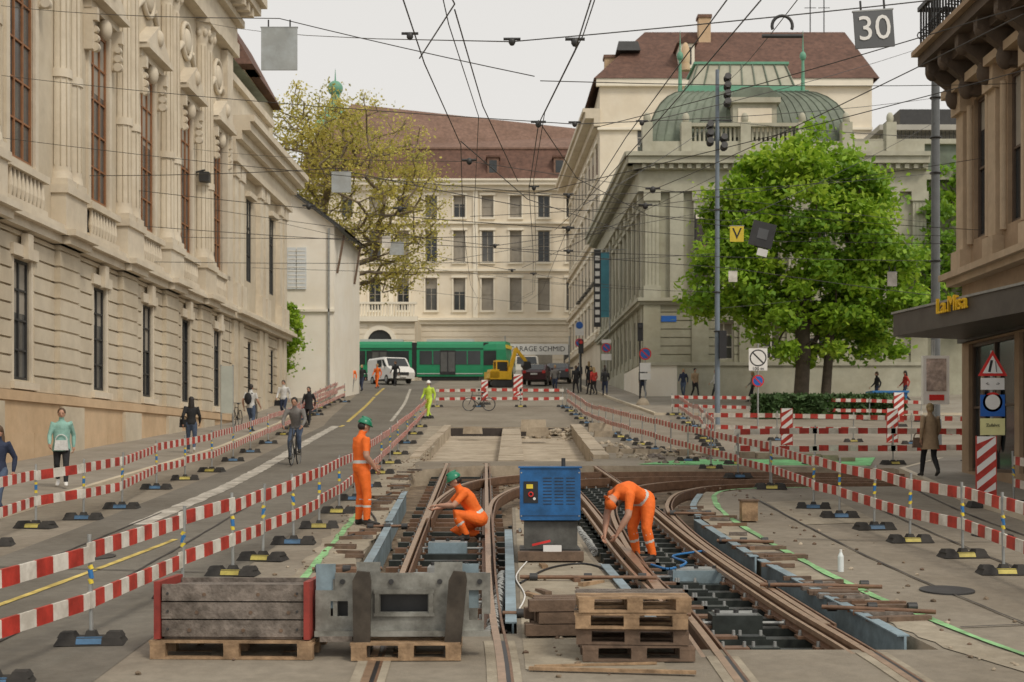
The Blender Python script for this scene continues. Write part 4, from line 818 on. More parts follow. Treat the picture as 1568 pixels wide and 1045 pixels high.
# ------------------------------------------------------------------ people
def person(name,loc,head,J=None,h=1.75,top=None,pants=None,shoe=boots,sleeve='long',hair=None,hairlong=False,helmet=None,vox=.022,bag=None,backpack=None,skirt=None,bulk=1.,female=False,stripes=False,cap=None):
    j=dict(pel=(0,0,.95),chest=(0,.0,1.28),neck=(0,0,1.47),head=(0,.02,1.62))
    for s,t in((-1,'l'),(1,'r')):
        sw=.165 if female else .19
        j.update({'sh'+t:(s*sw,0,1.42),'el'+t:(s*.25,-.03,1.13),'wr'+t:(s*.25,.08,.88),'hi'+t:(s*.09,0,.91),'kn'+t:(s*.10,.03,.5),'an'+t:(s*.10,0,.09),'to'+t:(s*.12,.17,.03)})
    if J=='walk': j.update(knl=(-.1,.16,.52),anl=(-.1,.26,.11),tol=(-.11,.42,.06),knr=(.1,.02,.5),anr=(.09,-.28,.17),tor=(.1,-.14,.05),ell=(-.25,-.14,1.15),wrl=(-.25,-.08,.9),elr=(.25,.06,1.14),wrr=(.24,.25,.95))
    elif J: j.update(J)
    j={k:Vector(v) for k,v in j.items()}; up=(j['head']-j['neck']).normalized()
    rt=Vector((1,0,0)); fwh=up.cross(rt).normalized()
    if fwh.y<0 and abs(up.z)>.3: fwh=-fwh
    a=A('b')
    def ring(c,t,r,rx,ry,n=12):
        t=t.normalized(); x=(r-t*r.dot(t)).normalized(); y=t.cross(x); return [c+x*rx*math.cos(2*math.pi*i/n)+y*ry*math.sin(2*math.pi*i/n) for i in range(n)]
    def lim(ps,rs,r=Vector((1,0,0.01))):
        rr=[]
        for i,p in enumerate(ps):
            t=ps[min(i+1,len(ps)-1)]-ps[max(i-1,0)]
            if abs(t.normalized().dot(r))>.95: r=Vector((0,1,0))
            q=rs[i] if isinstance(rs[i],tuple) else (rs[i],rs[i]); rr.append(ring(p,t,r,q[0],q[1]))
        a.loft('m',skin,rr)
    pel,ch,nk,hd_=j['pel'],j['chest'],j['neck'],j['head']; d1=(ch-pel).normalized(); d2=(nk-ch).normalized(); k=bulk; f_=.92 if female else 1
    lim([pel-d1*.13,pel-d1*.07,pel,pel.lerp(ch,.45),ch,ch.lerp(nk,.55),ch.lerp(nk,.85),nk,nk.lerp(hd_,.6)],[(.07*k,.06*k),(.145*k,.115*k),(.165*k,.125*k),(.14*k*f_,.108*k),(.172*k*f_,.125*k),(.175*k*f_,.11*k),(.11*k,.08*k),(.062,.062),(.056,.058)])
    for t in'lr':
        S,E,W=j['sh'+t],j['el'+t],j['wr'+t]; ak=(1.15 if sleeve=='long' else 1)*k
        lim([ch.lerp(S,.75),S,S.lerp(E,.5),E,E.lerp(W,.35),W],[.06*ak,.066*ak,.052*ak,.043*ak,.043*ak,.03*(1.15 if sleeve=='long' else 1)])
        d=(W-E).normalized(); lim([W-d*.01,W+d*.04,W+d*.09],[(.028,.02),(.04,.018),(.036,.014)])
        Hh,K,N=j['hi'+t],j['kn'+t],j['an'+t]; T=j['to'+t]; lk=k*1.05
        lim([Hh+(Hh-K).normalized()*.03,Hh.lerp(K,.2),Hh.lerp(K,.6),K,K.lerp(N,.3),K.lerp(N,.8),N],[.085*lk,.09*lk,.075*lk,.062*lk,.062*lk,.050*lk,.048*lk])
        df=(T-N); df.z=0; df=df.normalized() if df.length>.01 else Vector((0,1,0)); heel=N-df*.05; heel.z=N.z-.045
        lim([Vector((heel.x,heel.y,heel.z)),N+Vector((0,0,-.04)),N.lerp(T,.5)+Vector((0,0,-.01)),T,T+df*.06],[(.035,.04),(.045,.045),(.048,.035),(.045,.028),(.02,.015)])
    Rm=Matrix((rt,fwh,up)).transposed()
    def he(c,r,z0=-1,z1=1,part='m',m_=skin,n=14,kk=9): a.ell(part,m_,hd_+Rm@Vector(c),r,n,kk,z0,z1,Rm)
    he((0,0,.02),(.075,.092,.10)); he((0,.022,-.045),(.056,.062,.06)); he((0,.092,-.012),(.013,.02,.022),n=8,kk=5)
    for s in(-1,1): he((s*.076,-.005,-.01),(.012,.022,.032),n=8,kk=5)
    V,F,_,_,_=a.parts['m']; me=bpy.data.meshes.new('t'); me.from_pydata(V,[],F); ob=bpy.data.objects.new('t',me); SC.collection.objects.link(ob)
    md=ob.modifiers.new('r','REMESH'); md.mode='VOXEL'; md.voxel_size=vox; md.use_smooth_shade=True
    ms=ob.modifiers.new('s','SMOOTH'); ms.iterations=2; ms.factor=.5
    dg=bpy.context.evaluated_depsgraph_get(); dg.update(); nm=bpy.data.meshes.new_from_object(ob.evaluated_get(dg)); bpy.data.objects.remove(ob)
    n=len(nm.polygons); C=np.zeros(n*3); nm.polygons.foreach_get('center',C); C=C.reshape(-1,3)
    bones=[('torso',pel-d1*.02,ch,.14),('torso2',ch,nk-d2*.03,.13),('pelv',pel-d1*.12,pel-d1*.02,.13),('neck',nk+d2*.02,hd_,.055),('head',hd_-up*.03,hd_+up*.05,.08)]
    for t in'lr':
        W=j['wr'+t]; d=(W-j['el'+t]).normalized()
        bones+=[('ua',j['sh'+t],j['el'+t],.06),('fa',j['el'+t],W-d*.01,.042),('hand',W+d*.012,W+d*.1,.03),('th',j['hi'+t],j['kn'+t],.085),('shin',j['kn'+t],j['an'+t]+Vector((0,0,.06)),.055),('foot',j['an'+t]-Vector((0,0,.02)),j['to'+t],.045)]
    best=np.full(n,1e9); bi=np.zeros(n,int); bt=np.zeros(n)
    for i,(bn,p,q,r) in enumerate(bones):
        p=np.array(p);q=np.array(q);d=q-p; t=np.clip(((C-p)@d)/(d@d),0,1); ds=np.linalg.norm(C-(p+t[:,None]*d),axis=1)-r
        m_=ds<best; best[m_]=ds[m_]; bi[m_]=i; bt[m_]=t[m_]
    mats=[skin,top or silver,pants or dark,shoe,silver,hair or dark]; 
    idx=np.zeros(n,int)
    for i,(bn,_,_,_) in enumerate(bones):
        m_=bi==i
        if bn in('torso','torso2'): idx[m_]=1
        elif bn=='pelv': idx[m_]=2
        elif bn=='ua': idx[m_]=1
        elif bn=='fa': idx[m_]=1 if sleeve=='long' else 0
        elif bn in('th','shin'): idx[m_]=2
        elif bn=='foot': idx[m_]=3
        if sleeve=='short' and bn=='ua': idx[m_&(bt>.75)]=0
        if stripes:
            if bn=='torso': idx[m_&(bt>.25)&(bt<.38)]=4
            if bn=='torso2': idx[m_&(bt>.02)&(bt<.25)]=4
            if bn=='shin': idx[m_&(bt>.12)&(bt<.22)]=4; idx[m_&(bt>.48)&(bt<.58)]=4
    for m_ in mats: nm.materials.append(m_)
    nm.polygons.foreach_set('material_index',idx.astype(np.int32)); nm.update()
    a=A(name); 
    for t in'lr':
        E,W=j['el'+t],j['wr'+t]; d=(W-E).normalized(); s=-1 if t=='l' else 1
        x=Vector((0,1,0)); x=(x-d*x.dot(d)); x=x.normalized() if x.length>.1 else Vector((1,0,0)); inn=d.cross(x)*(1 if d.cross(x).x*s<0 else -1)
        for f,(o,L1) in enumerate(((-.028,.058),(-.01,.072),(.01,.076),(.028,.068))):
            p0=W+d*.085+x*o; p1=p0+d*L1*.5+inn*.012; p2=p1+d*L1*.4+inn*.028
            a.cyl('fingers',skin,p0,p1,.0095,.0085,6); a.cyl('fingers',skin,p1,p2,.0085,.007,6)
        p0=W+d*.03+x*.032; p1=p0+d*.035+x*.022+inn*.01; a.cyl('fingers',skin,p0,p1,.012,.010,6); a.cyl('fingers',skin,p1,p1+d*.03+inn*.012,.010,.008,6)
    def hh(c,r,z0=-1,z1=1,part='hair',m_=None,n=14,kk=8): a.ell(part,m_,hd_+Rm@Vector(c),r,n,kk,z0,z1,Rm)
    for s in(-1,1): hh((s*.03,.083,.012),(.010,.008,.006),part='face',m_=black,n=6,kk=4); hh((s*.03,.085,.032),(.016,.006,.004),part='face',m_=hair or dark,n=6,kk=4)
    hh((0,.083,-.05),(.022,.006,.005),part='face',m_=M('lips',(.35,.12,.10),.5),n=6,kk=4)
    if helmet:
        hh((0,-.005,.045),(.105,.125,.115),0,.999,'helmet',helmet,18,7); hh((0,.01,.045),(.118,.150,.012),-.99,.99,'helmet',helmet,18,3); hh((0,-.005,.15),(.02,.10,.022),-.99,.99,'helmet',helmet,8,4)
        hh((0,-.03,-.005),(.082,.085,.07),-.9,.9,'hair',hair or dark)
    elif cap:
        hh((0,-.008,.03),(.088,.105,.095),0,.999,'cap',cap,16,7); hh((0,.09,.035),(.06,.07,.010),-.9,.9,'cap',cap,12,3); hh((0,-.03,-.01),(.08,.08,.05),-.9,.9,'hair',hair or dark)
    elif hair:
        hh((0,-.022,.035),(.088,.095,.102),-.35,.999,'hair',hair,16,8); hh((0,-.05,-.01),(.08,.065,.08),-.99,.99,'hair',hair,12,6)
        if hairlong:
            b=hd_+Vector((0,-.05,0)); a.loft('hair',hair,[[b+Vector((.08*w1*math.cos(q*math.pi/5),-.02+.05*w1*math.sin(q*math.pi/5)-.01*dz,-dz)) for q in range(10)] for dz,w1 in((-.04,.9),(.08,1.15),(.2,1.2),(.32,.9),(.38,.4))])
    if skirt:
        m_,zb,rr=skirt; Rg=[]
        for zz,rx in((ch.z,.19),(pel.z+.08,.17),(pel.z-.08,.20),(zb,rr)): Rg.append([Vector((pel.x+rx*math.cos(q*math.pi/8),pel.y+rx*.75*math.sin(q*math.pi/8),zz)) for q in range(16)])
        a.loft('coat',m_,Rg,False)
    if bag:
        m_,c,sz=bag; a.frus('bag',m_,(c[0],c[1],c[2]),(sz[0],sz[1]),(sz[0]*.85,sz[1]*.7),sz[2]); a.torus('bag',m_,(c[0],c[1],c[2]+sz[2]),sz[0]*.4,.012,'y',10,5,0,180)
    if backpack: a.ell('backpack',backpack,(0,-.2,1.22),(.15,.1,.22)); a.cyl('backpack',backpack,(-.1,-.1,1.42),(-.1,.12,1.3),.02); a.cyl('backpack',backpack,(.1,-.1,1.42),(.1,.12,1.3),.02)
    e=a.finish()
    if e.type!='EMPTY':
        em=bpy.data.objects.new('tmp',None); SC.collection.objects.link(em); nn=e.name; e.name='hands'; em.name=nn; e.parent=em; e=em
    o=bpy.data.objects.new('body',nm); SC.collection.objects.link(o); o.parent=e
    e.location=loc; e.rotation_euler=(0,0,R(head)); e.scale=(h/1.75,)*3
    return e
hairb=M('hair_dark',(.02,.015,.012),.6,.3,10); hairbr=M('hair_brown',(.09,.05,.025),.6,.3,10); hairbl=M('hair_blond',(.35,.25,.12),.6,.3,10)
def cloth(n,c): return M('cloth_'+n,c,.85,.18,8,bump=.45,bscale=14)
jeans=cloth('jeans',(.07,.10,.16)); blackc=cloth('black',(.02,.02,.022)); mint=cloth('mint',(.26,.46,.40)); beige=cloth('beige',(.36,.25,.15)); grey=cloth('grey',(.20,.19,.18)); whc=cloth('white',(.6,.6,.58)); navy=cloth('navy',(.025,.035,.07)); hvy=cloth('hi_vis_yellow',(.55,.75,.08)); redc=cloth('red',(.45,.04,.03))
def G(x,y,dz=0): return (x,y,gz(y)+dz)
person('worker_standing',G(-2.53,23.9,.01),-62,dict(head=(0,.05,1.61),wrl=(-.16,.25,1.0),ell=(-.26,.02,1.14),wrr=(.20,.16,.93),elr=(.26,-.02,1.13),knl=(-.12,.04,.5),anl=(-.14,.0,.09),tol=(-.18,.17,.03),knr=(.12,.05,.5),anr=(.13,.04,.09),tor=(.17,.2,.03)),1.80,orange,orange,boots,'short',hairb,helmet=greenh,vox=.017,stripes=True,bulk=1.14)
person('worker_crouching',G(-.72,23.5,-.2),100,dict(pel=(0,-.18,.36),chest=(0,.02,.68),neck=(0,.15,.84),head=(0,.22,.97),shl=(-.19,.08,.79),shr=(.19,.08,.79),ell=(-.26,.28,.58),elr=(.26,.28,.58),wrl=(-.1,.5,.58),wrr=(.12,.52,.52),hil=(-.1,-.18,.34),hir=(.1,-.18,.34),knl=(-.17,.25,.46),knr=(.18,.22,.14),anl=(-.14,.05,.10),anr=(.14,-.2,.10),tol=(-.15,.24,.04),tor=(.14,-.3,.04)),1.78,orange,orange,boots,'short',hairb,helmet=greenh,vox=.017,stripes=True,bulk=1.14)
person('worker_bending',G(1.72,20.4,-.12),125,dict(pel=(0,-.22,.90),chest=(0,.08,1.03),neck=(0,.27,.98),head=(0,.37,.88),shl=(-.2,.2,.98),shr=(.2,.2,.98),ell=(-.24,.27,.68),elr=(.24,.27,.68),wrl=(-.13,.38,.42),wrr=(.13,.40,.40),hil=(-.1,-.22,.86),hir=(.1,-.22,.86),knl=(-.16,-.14,.48),knr=(.16,-.14,.48),anl=(-.18,-.24,.09),anr=(.18,-.24,.09),tol=(-.2,-.06,.03),tor=(.2,-.06,.03)),1.74,orange,orange,boots,'short',hairb,cap=orange,vox=.017,stripes=True,bulk=1.18)
person('worker_walking',G(-3.95,67.5),150,'walk',1.8,hvy,hvy,boots,'long',hairb,helmet=white,vox=.03,bulk=1.1)
person('woman_walking',G(-9.5,30,.0+.12),-165,'walk',1.68,mint,blackc,white,'long',hairbr,female=True,vox=.02,bag=(whc,(0,.16,.82),(.3,.1,.22)),skirt=(mint,.80,.2))
person('woman_walking',G(-8.95,24.8),170,'walk',1.65,navy,jeans,boots,'long',hairbr,hairlong=True,female=True,vox=.022,bag=(woodd,(.3,0,.6),(.28,.12,.24)))
person('woman_walking',G(-9.4,41.7,.12),10,'walk',1.66,blackc,jeans,whc,'long',hairb,hairlong=True,female=True,vox=.025,bag=(blackc,(-.24,0,.8),(.25,.1,.25)))
person('man_walking',G(-10.1,55,.12),-20,'walk',1.85,whc,jeans,boots,'short',hairb,vox=.028,backpack=blackc)
person('man_walking',G(-10.6,66,.12),170,'walk',1.8,whc,navy,boots,'long',hairb,vox=.03,bag=(blackc,(.28,0,.6),(.3,.1,.25)))
person('woman_walking',G(-9.0,63,.0),170,'walk',1.75,blackc,blackc,boots,'long',hairb,hairlong=True,female=True,vox=.03,bag=(redc,(.28,0,.6),(.3,.1,.25)),skirt=(blackc,.75,.24))
person('woman_walking',G(9.7,33,.10),5,'walk',1.72,beige,blackc,boots,'long',hairbl,female=True,vox=.02,skirt=(beige,.66,.23),bag=(woodd,(-.28,0,.7),(.28,.1,.24)))
for i,(x,y,hd0,tp,pt,nm_) in enumerate([(4.0,89,10,blackc,blackc,'man_walking'),(5.0,87,20,redc,blackc,'woman_walking'),(5.5,84,0,blackc,navy,'man_walking'),(4.9,88.5,30,blackc,blackc,'man_walking'),(2.75,91,170,grey,navy,'man_walking'),(10.0,83,160,navy,jeans,'woman_walking'),(10.6,82.4,200,beige,blackc,'man_walking'),(6.0,92,10,grey,blackc,'woman_walking'),(-9.5,90,160,blackc,navy,'man_walking'),(-9.9,88,170,orange,grey,'man_walking'),(-10.3,92,10,whc,blackc,'woman_walking'),(-10.9,87,10,redc,navy,'man_walking'),(-9.0,95,150,orange,orange,'worker_walking'),(-8.2,100,150,blackc,blackc,'man_walking'),(13.2,78,90,grey,blackc,'woman_walking'),(19.5,76,90,blackc,navy,'man_walking'),(21.3,77,90,redc,navy,'woman_walking'),(-.4,104,90,orange,orange,'worker_walking'),(5.4,100,10,blackc,blackc,'woman_walking'),(4.9,104,190,navy,grey,'man_walking'),(11.6,81,100,whc,blackc,'woman_walking'),(7.6,82.5,10,blackc,navy,'man_walking'),(-10.7,94,10,grey,navy,'woman_walking'),(-11.0,98,180,blackc,grey,'man_walking')]):
    person(nm_,G(x,y,.12 if abs(x)>5 else 0),hd0,'walk',random.uniform(1.65,1.82),tp,pt,boots,'long',random.choice([hairb,hairbr,hairbl]),vox=.035,female='woman' in nm_,hairlong='woman' in nm_)
def bike(a,col):
    for y in(-.52,.52): a.torus('wheels',black,(0,y,.34),.33,.018,'x',28,6); a.torus('wheels',steel,(0,y,.34),.305,.008,'x',24,4)
    for y in(-.52,.52):
        for k in range(10): t=k*math.pi/5; a.cyl('spokes',steel,(0,y,.34),(0,y+.3*math.cos(t),.34+.3*math.sin(t)),.003,n=3)
    bb=(0,-.05,.30);st=(0,-.18,.78);hdt=(0,.36,.82);hdb=(0,.40,.66)
    for p,q,r in((bb,st,.018),(st,hdt,.016),(bb,hdb,.02),(st,(0,-.52,.34),.011),(bb,(0,-.52,.34),.011),(hdt,hdb,.02),(hdb,(0,.52,.34),.014),(hdt,(0,.34,.98),.014),(st,(0,-.21,.92),.014)): a.cyl('frame',col,p,q,r,n=8)
    a.cyl('handlebar',dark,(-.28,.34,1.0),(.28,.34,1.0),.013,n=8); a.ell('saddle',dark,(0,-.22,.95),(.07,.13,.03)); a.torus('crank',dark,(.03,-.05,.30),.09,.012,'x',14,5); a.cyl('pedals',dark,(-.16,-.05,.30),(.16,-.05,.30),.012)
a=A('bicycle'); a.place(G(-5.86,38.4),178); bike(a,dark); a.finish()
person('cyclist',G(-5.86,38.4),178,dict(pel=(0,-.24,1.0),chest=(0,-.06,1.33),neck=(0,.04,1.5),head=(0,.08,1.65),shl=(-.2,.0,1.45),shr=(.2,.0,1.45),ell=(-.29,.1,1.2),elr=(.29,.1,1.2),wrl=(-.25,.3,1.03),wrr=(.25,.3,1.03),hil=(-.09,-.22,.98),hir=(.09,-.22,.98),knl=(-.13,.14,.76),knr=(.13,.06,.62),anl=(-.12,-.0,.40),anr=(.12,-.02,.22),tol=(-.13,.16,.36),tor=(.13,.14,.18)),1.8,grey,jeans,boots,'long',hairb,vox=.022)
for p_,r_ in((G(-1.7,73),80),(G(-11.6,60,.12),25),(G(-11.9,66,.12),15)):
    a=A('parked_bicycle'); a.place(p_,r_); bike(a,black); a.finish()
# ------------------------------------------------------------------ tram, vehicles
tg=M('tram_green',(.015,.25,.11),.35,.08,2); tg2=M('tram_light_grey',(.5,.52,.5),.5,.05,2)
a=A('tram')
pr0=[(-1.15,.35),(-1.18,.9),(-1.18,2.6),(-1.05,3.05),(-.8,3.3),(.8,3.3),(1.05,3.05),(1.18,2.6),(1.18,.9),(1.15,.35)]
def car_sec(a,L_):
    a.prism('body',tg,pr0,0,L_,'x')
    a.box('windows',glass,(.25,L_-.25),(-1.21,-1.185),(1.35,2.5)); a.box('windows',glass,(.25,L_-.25),(1.185,1.21),(1.35,2.5))
    a.box('trim',tg2,(.05,L_-.05),(-1.215,-1.19),(.55,.62)); a.box('trim',M('tram_dark_green',(.008,.09,.045),.4,.05,2),(0,L_),(-1.2,-1.186),(2.62,2.75))
    x=1.3
    while x<L_-1: a.box('trim',tg,(x,x+.09),(-1.225,-1.21),(1.35,2.5)); x+=1.45
    d=L_*.35; a.box('doors',black,(d,d+1.3),(-1.23,-1.212),(.5,2.55)); a.box('doors',glass2,(d+.06,d+.6),(-1.24,-1.231),(.75,2.4)); a.box('doors',glass2,(d+.7,d+1.24),(-1.24,-1.231),(.75,2.4))
    a.box('skirt',dark,(.4,L_-.4),(-1.0,1.0),(.08,.36)); a.box('roof_gear',tg2,(.8,L_-.8),(-.6,.6),(3.3,3.52))
    for x in(1.2,L_-1.2):
        for y in(-.8,.8): a.cyl('wheels',dark,(x,y-.08,.3),(x,y+.08,.3),.3,n=14)
for x0,L_ in((-26,5.8),(-19.8,5.8),(-13.6,5.2),(-8.0,5.6)):
    a.place((x0,120.5,gz(119)+.02),0); car_sec(a,L_); a.box('bellows',black,(L_,L_+.42),(-1.08,1.08),(.4,3.2))
a.place((-2.2,120.5,gz(119)+.02),-14); 
a.loft('body',tg,[[(0,y,z) for y,z in pr0],[(1.2,y,z) for y,z in pr0],[(1.9+.3*(3.3-z)/3,y*.85,z) for y,z in pr0]],True,False); a.box('windows',glass,(.1,1.2),(-1.21,-1.185),(1.3,2.5)); a.box('windows',yel,(1.7,2.05),(-.9,.9),(2.7,3.0))
a.finish()
def car(name,loc,rz,col,van=False,sc=1):
    a=A(name); a.place(loc,rz,sc)
    if van: side=[(-2.3,.35),(2.35,.35),(2.42,.8),(2.2,1.1),(1.55,1.3),(.95,1.95),(.6,2.03),(-2.2,2.03),(-2.35,1.8)]; cab=[(.9,1.28),(1.42,1.28),(.88,1.83),(.55,1.83)]; Wd=.95
    else: side=[(-2.1,.35),(2.1,.35),(2.2,.6),(2.1,.85),(1.1,1.0),(.35,1.45),(-1.2,1.48),(-1.95,1.05),(-2.15,.9)]; cab=[(.95,1.02),(.33,1.38),(-1.15,1.4),(-1.7,1.05)]; Wd=.88
    def sec(y,k): return [(x,y,.35+(z-.35)*k if z>1.0 else z) for x,z in side]
    a.loft('body',col,[sec(-Wd,.93),sec(-Wd+.08,1),sec(Wd-.08,1),sec(Wd,.93)],True,False)
    for s in(-1,1):
        y=sorted((s*(Wd+.003),s*(Wd+.012))); a.prism('windows',glass,cab,y[0],y[1],'y')
        if van: a.prism('windows',glass,[(-.4,1.28),(.5,1.28),(.45,1.83),(-.4,1.83)],y[0],y[1],'y')
        for x in(-1.35,1.4): a.cyl('wheels',rubber,(x,s*(Wd-.18),.33),(x,s*(Wd+.02),.33),.33,n=16); a.cyl('wheels',steel,(x,s*(Wd+.02),.33),(x,s*(Wd+.03),.33),.19,n=12)
        xf=2.3 if van else 2.12; a.box('lights',white,(xf,xf+.07),sorted((s*.5,s*.82)),(.68,.86)); a.box('lights',redp,(-xf-.06,-xf+.1),sorted((s*.6,s*.84)),(.8,1.0)); a.box('mirrors',col,(.9,1.05),sorted((s*(Wd+.02),s*(Wd+.2))),(1.15,1.33))
    if van: a.add('windows',glass,[(1.56,-.82,1.33),(1.56,.82,1.33),(.99,.76,1.94),(.99,-.76,1.94)],[(0,1,2,3)]); a.box('grille',dark,(2.41,2.44),(-.45,.45),(.6,.82)); a.box('plate',white,(2.43,2.46),(-.25,.25),(.45,.56)); a.box('windows',glass,(-2.37,-2.355),(-.7,.7),(1.2,1.75))
    else: a.add('windows',glass,[(1.08,-.72,1.03),(1.08,.72,1.03),(.38,.66,1.46),(.38,-.66,1.46)],[(0,1,2,3)]); a.add('windows',glass,[(-1.93,-.7,1.08),(-1.93,.7,1.08),(-1.24,.64,1.5),(-1.24,-.64,1.5)],[(0,1,2,3)]); a.box('grille',dark,(2.17,2.215),(-.6,.6),(.45,.7)); a.box('plate',white,(-2.19,-2.17),(-.25,.25),(.7,.82))
    a.finish()
car('white_van',G(-9.3,109),-62,white,True,1.0)
car('parked_car',G(1.9,106),82,M('dark_red_car',(.06,.015,.02),.3,.1,2)); car('parked_car',G(3.7,112),85,M('grey_car',(.10,.10,.11),.3,.1,2)); car('white_van',G(1.2,122),-88,whitew,True,1.05)
a=A('excavator'); a.place(G(-.9,102),20,.78); ey=M('excavator_yellow',(.70,.42,.02),.5,.12,3)
for s in(-1,1): a.prism('tracks',dark,[(-1.1,.2),(-.9,0),(.9,0),(1.1,.2),(1.1,.4),(.9,.6),(-.9,.6),(-1.1,.4)],s*.75-.18,s*.75+.18,'y')
a.box('chassis',dark,(-.7,.7),(-.6,.6),(.35,.7)); a.box('body',ey,(-1.2,.9),(-.85,.85),(.7,1.4)); a.prism('body',ey,[(-1.3,.8),(-.3,.8),(-.3,1.6),(-1.1,1.6)],-.85,.2,'y')
a.box('cab',ey,(-.3,.9),(.05,.85),(1.4,1.5)); a.box('cab',glass,(-.2,.82),(.1,.8),(1.5,2.35)); a.box('cab',ey,(-.3,.9),(.05,.85),(2.35,2.5))
for x in(-.26,.86):
    for y in(.08,.82): a.box('cab',ey,(x-.05,x+.05),(y-.04,y+.04),(1.5,2.35))
a.beam('boom',ey,(.8,-.3,1.2),(1.5,-.3,3.6),.25,.35); a.beam('boom',ey,(1.45,-.3,3.6),(2.5,-.3,2.4),.2,.28); a.prism('bucket',dark,[(2.2,2.4),(2.8,2.4),(2.9,1.8),(2.4,1.6),(2.1,2.0)],-.65,.05,'y'); a.cyl('boom',steel,(1.0,-.3,1.0),(1.4,-.3,2.6),.07); a.finish()
a=A('street_banner'); a.frame((-.5,124,0),(1,0,0),(0,-1,0)); a.box('cloth',white,(0,5.4),(0,.03),(8.35,9.3)); a.text('GARAGE SCHMID',.62,black,(2.7,.04,8.85),(1,0,0))
for u in(-.1,5.5): a.cyl('posts',steel,(u,0,6),(u,0,10),.06)
a.finish()
# ------------------------------------------------------------------ masts, signals, signs
a=A('tram_mast'); a.cyl('mast',pole_m,(13.4,45,gz(45)),(13.4,45,15.2),.15,.12,14); a.cyl('mast',pole_m,(13.4,45,gz(45)),(13.4,45,gz(45)+1),.2,.18,14)
for z in(12.9,11.16,8.78,6.0,9.9): a.torus('clamps',dark,(13.4,45,z),.16,.03,'z',12,5)
a.finish()
a=A('tram_mast'); a.cyl('mast',M('mast_blue_grey',(.16,.20,.24),.5,.1,3),(8.95,62,gz(62)),(8.95,62,16.6),.12,.08,14)
for z in(5.2,6.9,10.5): a.torus('clamps',dark,(8.95,62,z),.14,.03,'z',12,5)
a.cyl('arm',dark,(8.2,62,14.4),(9.6,62,14.4),.03)
for x,z0,n in((8.6,13.2,3),(9.35,14.9,4),(9.2,13.0,2)):
    for k in range(n):
        zz=z0+k*.36; a.cyl('signals',black,(x,61.75,zz+.17),(x,61.95,zz+.17),.17,.14,14); a.cyl('signals',dark,(x,61.75,zz+.17),(x,61.5,zz+.24),.14,.15,10)
a.box('signals',black,(9.0,9.3),(61.6,61.9),(4.0,5.2)); a.finish()
def post_sign(name,x,y,h,items,pm=steel,zoff=0):
    a=A(name); z=gz(y)+zoff; a.cyl('post',pm,(x,y,z),(x,y,z+h),.035,n=10)
    for it in items:
        k,cz,s=it[:3]; zz=z+cz; f=y-.05
        def disc(r,m_,d): a.prism('plates',m_,[(x+r*math.cos(2*math.pi*i/24),zz+r*math.sin(2*math.pi*i/24)) for i in range(24)],f-d,f-d+.003,'y')
        if k=='nopark': disc(s,redp,0); disc(s*.78,bluesign,.004); a.beam('plates',redp,(x-s*.55,f-.008,zz+s*.55),(x+s*.55,f-.008,zz-s*.55),.004,s*.2,(0,0,1)) 
        elif k=='round': disc(s,redp,0); disc(s*.76,white,.004)
        elif k=='bluer': disc(s,white,0); disc(s*.93,bluesign,.004)
        elif k=='noturn': a.box('plates',white,(x-s*1.1,x+s*1.1),(f,f+.01),(zz-s*1.5,zz+s*1.15)); disc(s,black,.004); disc(s*.85,white,.008); a.beam('plates',black,(x-s*.6,f-.012,zz+s*.6),(x+s*.6,f-.012,zz-s*.6),.004,s*.16); a.text('100 m',s*.55,black,(x,f-.012,zz-s*1.28),(1,0,0))
        elif k=='tri':
            a.prism('plates',redp,[(x-s,zz-s*.8),(x+s,zz-s*.8),(x,zz+s*.95)],f,f+.004,'y'); a.prism('plates',white,[(x-s*.68,zz-s*.62),(x+s*.68,zz-s*.62),(x,zz+s*.58)],f-.005,f-.002,'y'); a.beam('plates',black,(x-.07,f-.008,zz-.16),(x-.02,f-.008,zz+.08),.004,.05); a.beam('plates',black,(x+.07,f-.008,zz-.16),(x+.05,f-.008,zz+.06),.004,.05)
        elif k=='rect': a.box('plates',it[3],(x-s,x+s),(f,f+.01),(zz-it[4],zz+it[4]))
        elif k=='text': a.text(it[3],s,black,(x,f-.012,zz),(1,0,0))
    a.finish()
post_sign('no_parking_sign',7.4,79,3.2,[('nopark',2.75,.34),('rect',2.0,.3,white,.25),('rect',1.5,.3,white,.18)])
post_sign('no_parking_sign',6.0,90.5,3.3,[('nopark',2.9,.3),('rect',2.3,.32,white,.2),('rect',3.3,.3,white,.12)])
post_sign('no_parking_sign',4.6,97,4.6,[('nopark',3.2,.3),('rect',4.0,.3,white,.3),('bluer',4.4,.26)])
post_sign('no_turn_sign',10.2,59,3.6,[('noturn',3.0,.35),('nopark',2.05,.25)])
post_sign('roadworks_sign',9.75,28.9,2.9,[('tri',2.62,.3),('rect',2.22,.24,white,.12),('text',2.22,.09,'<-     ->'),('rect',1.78,.25,bluesign,.22),('round',1.85,.2),('rect',1.35,.25,M('paper_yellow',(.75,.72,.35),.7,.1,3),.17),('text',1.38,.09,'Zufahrt')],zoff=.1)
a=A('traffic_light'); a.cyl('post',dark,(4.5,93,gz(93)),(4.5,93,gz(93)+3.4),.06); a.box('head',black,(4.33,4.67),(92.7,92.95),(gz(93)+2.5,gz(93)+3.4)); a.cyl('head',redp,(4.5,92.7,gz(93)+3.22),(4.5,92.62,gz(93)+3.22),.12); a.finish()
a=A('traffic_light'); a.cyl('post',dark,(7.15,79.5,gz(80)),(7.15,79.5,gz(80)+4.4),.05); a.box('head',black,(7.0,7.3),(79.2,79.4),(gz(80)+3.4,gz(80)+4.4)); a.cyl('head',dark,(7.15,79.2,gz(80)+4.2),(7.15,79.05,gz(80)+4.2),.1); a.finish()
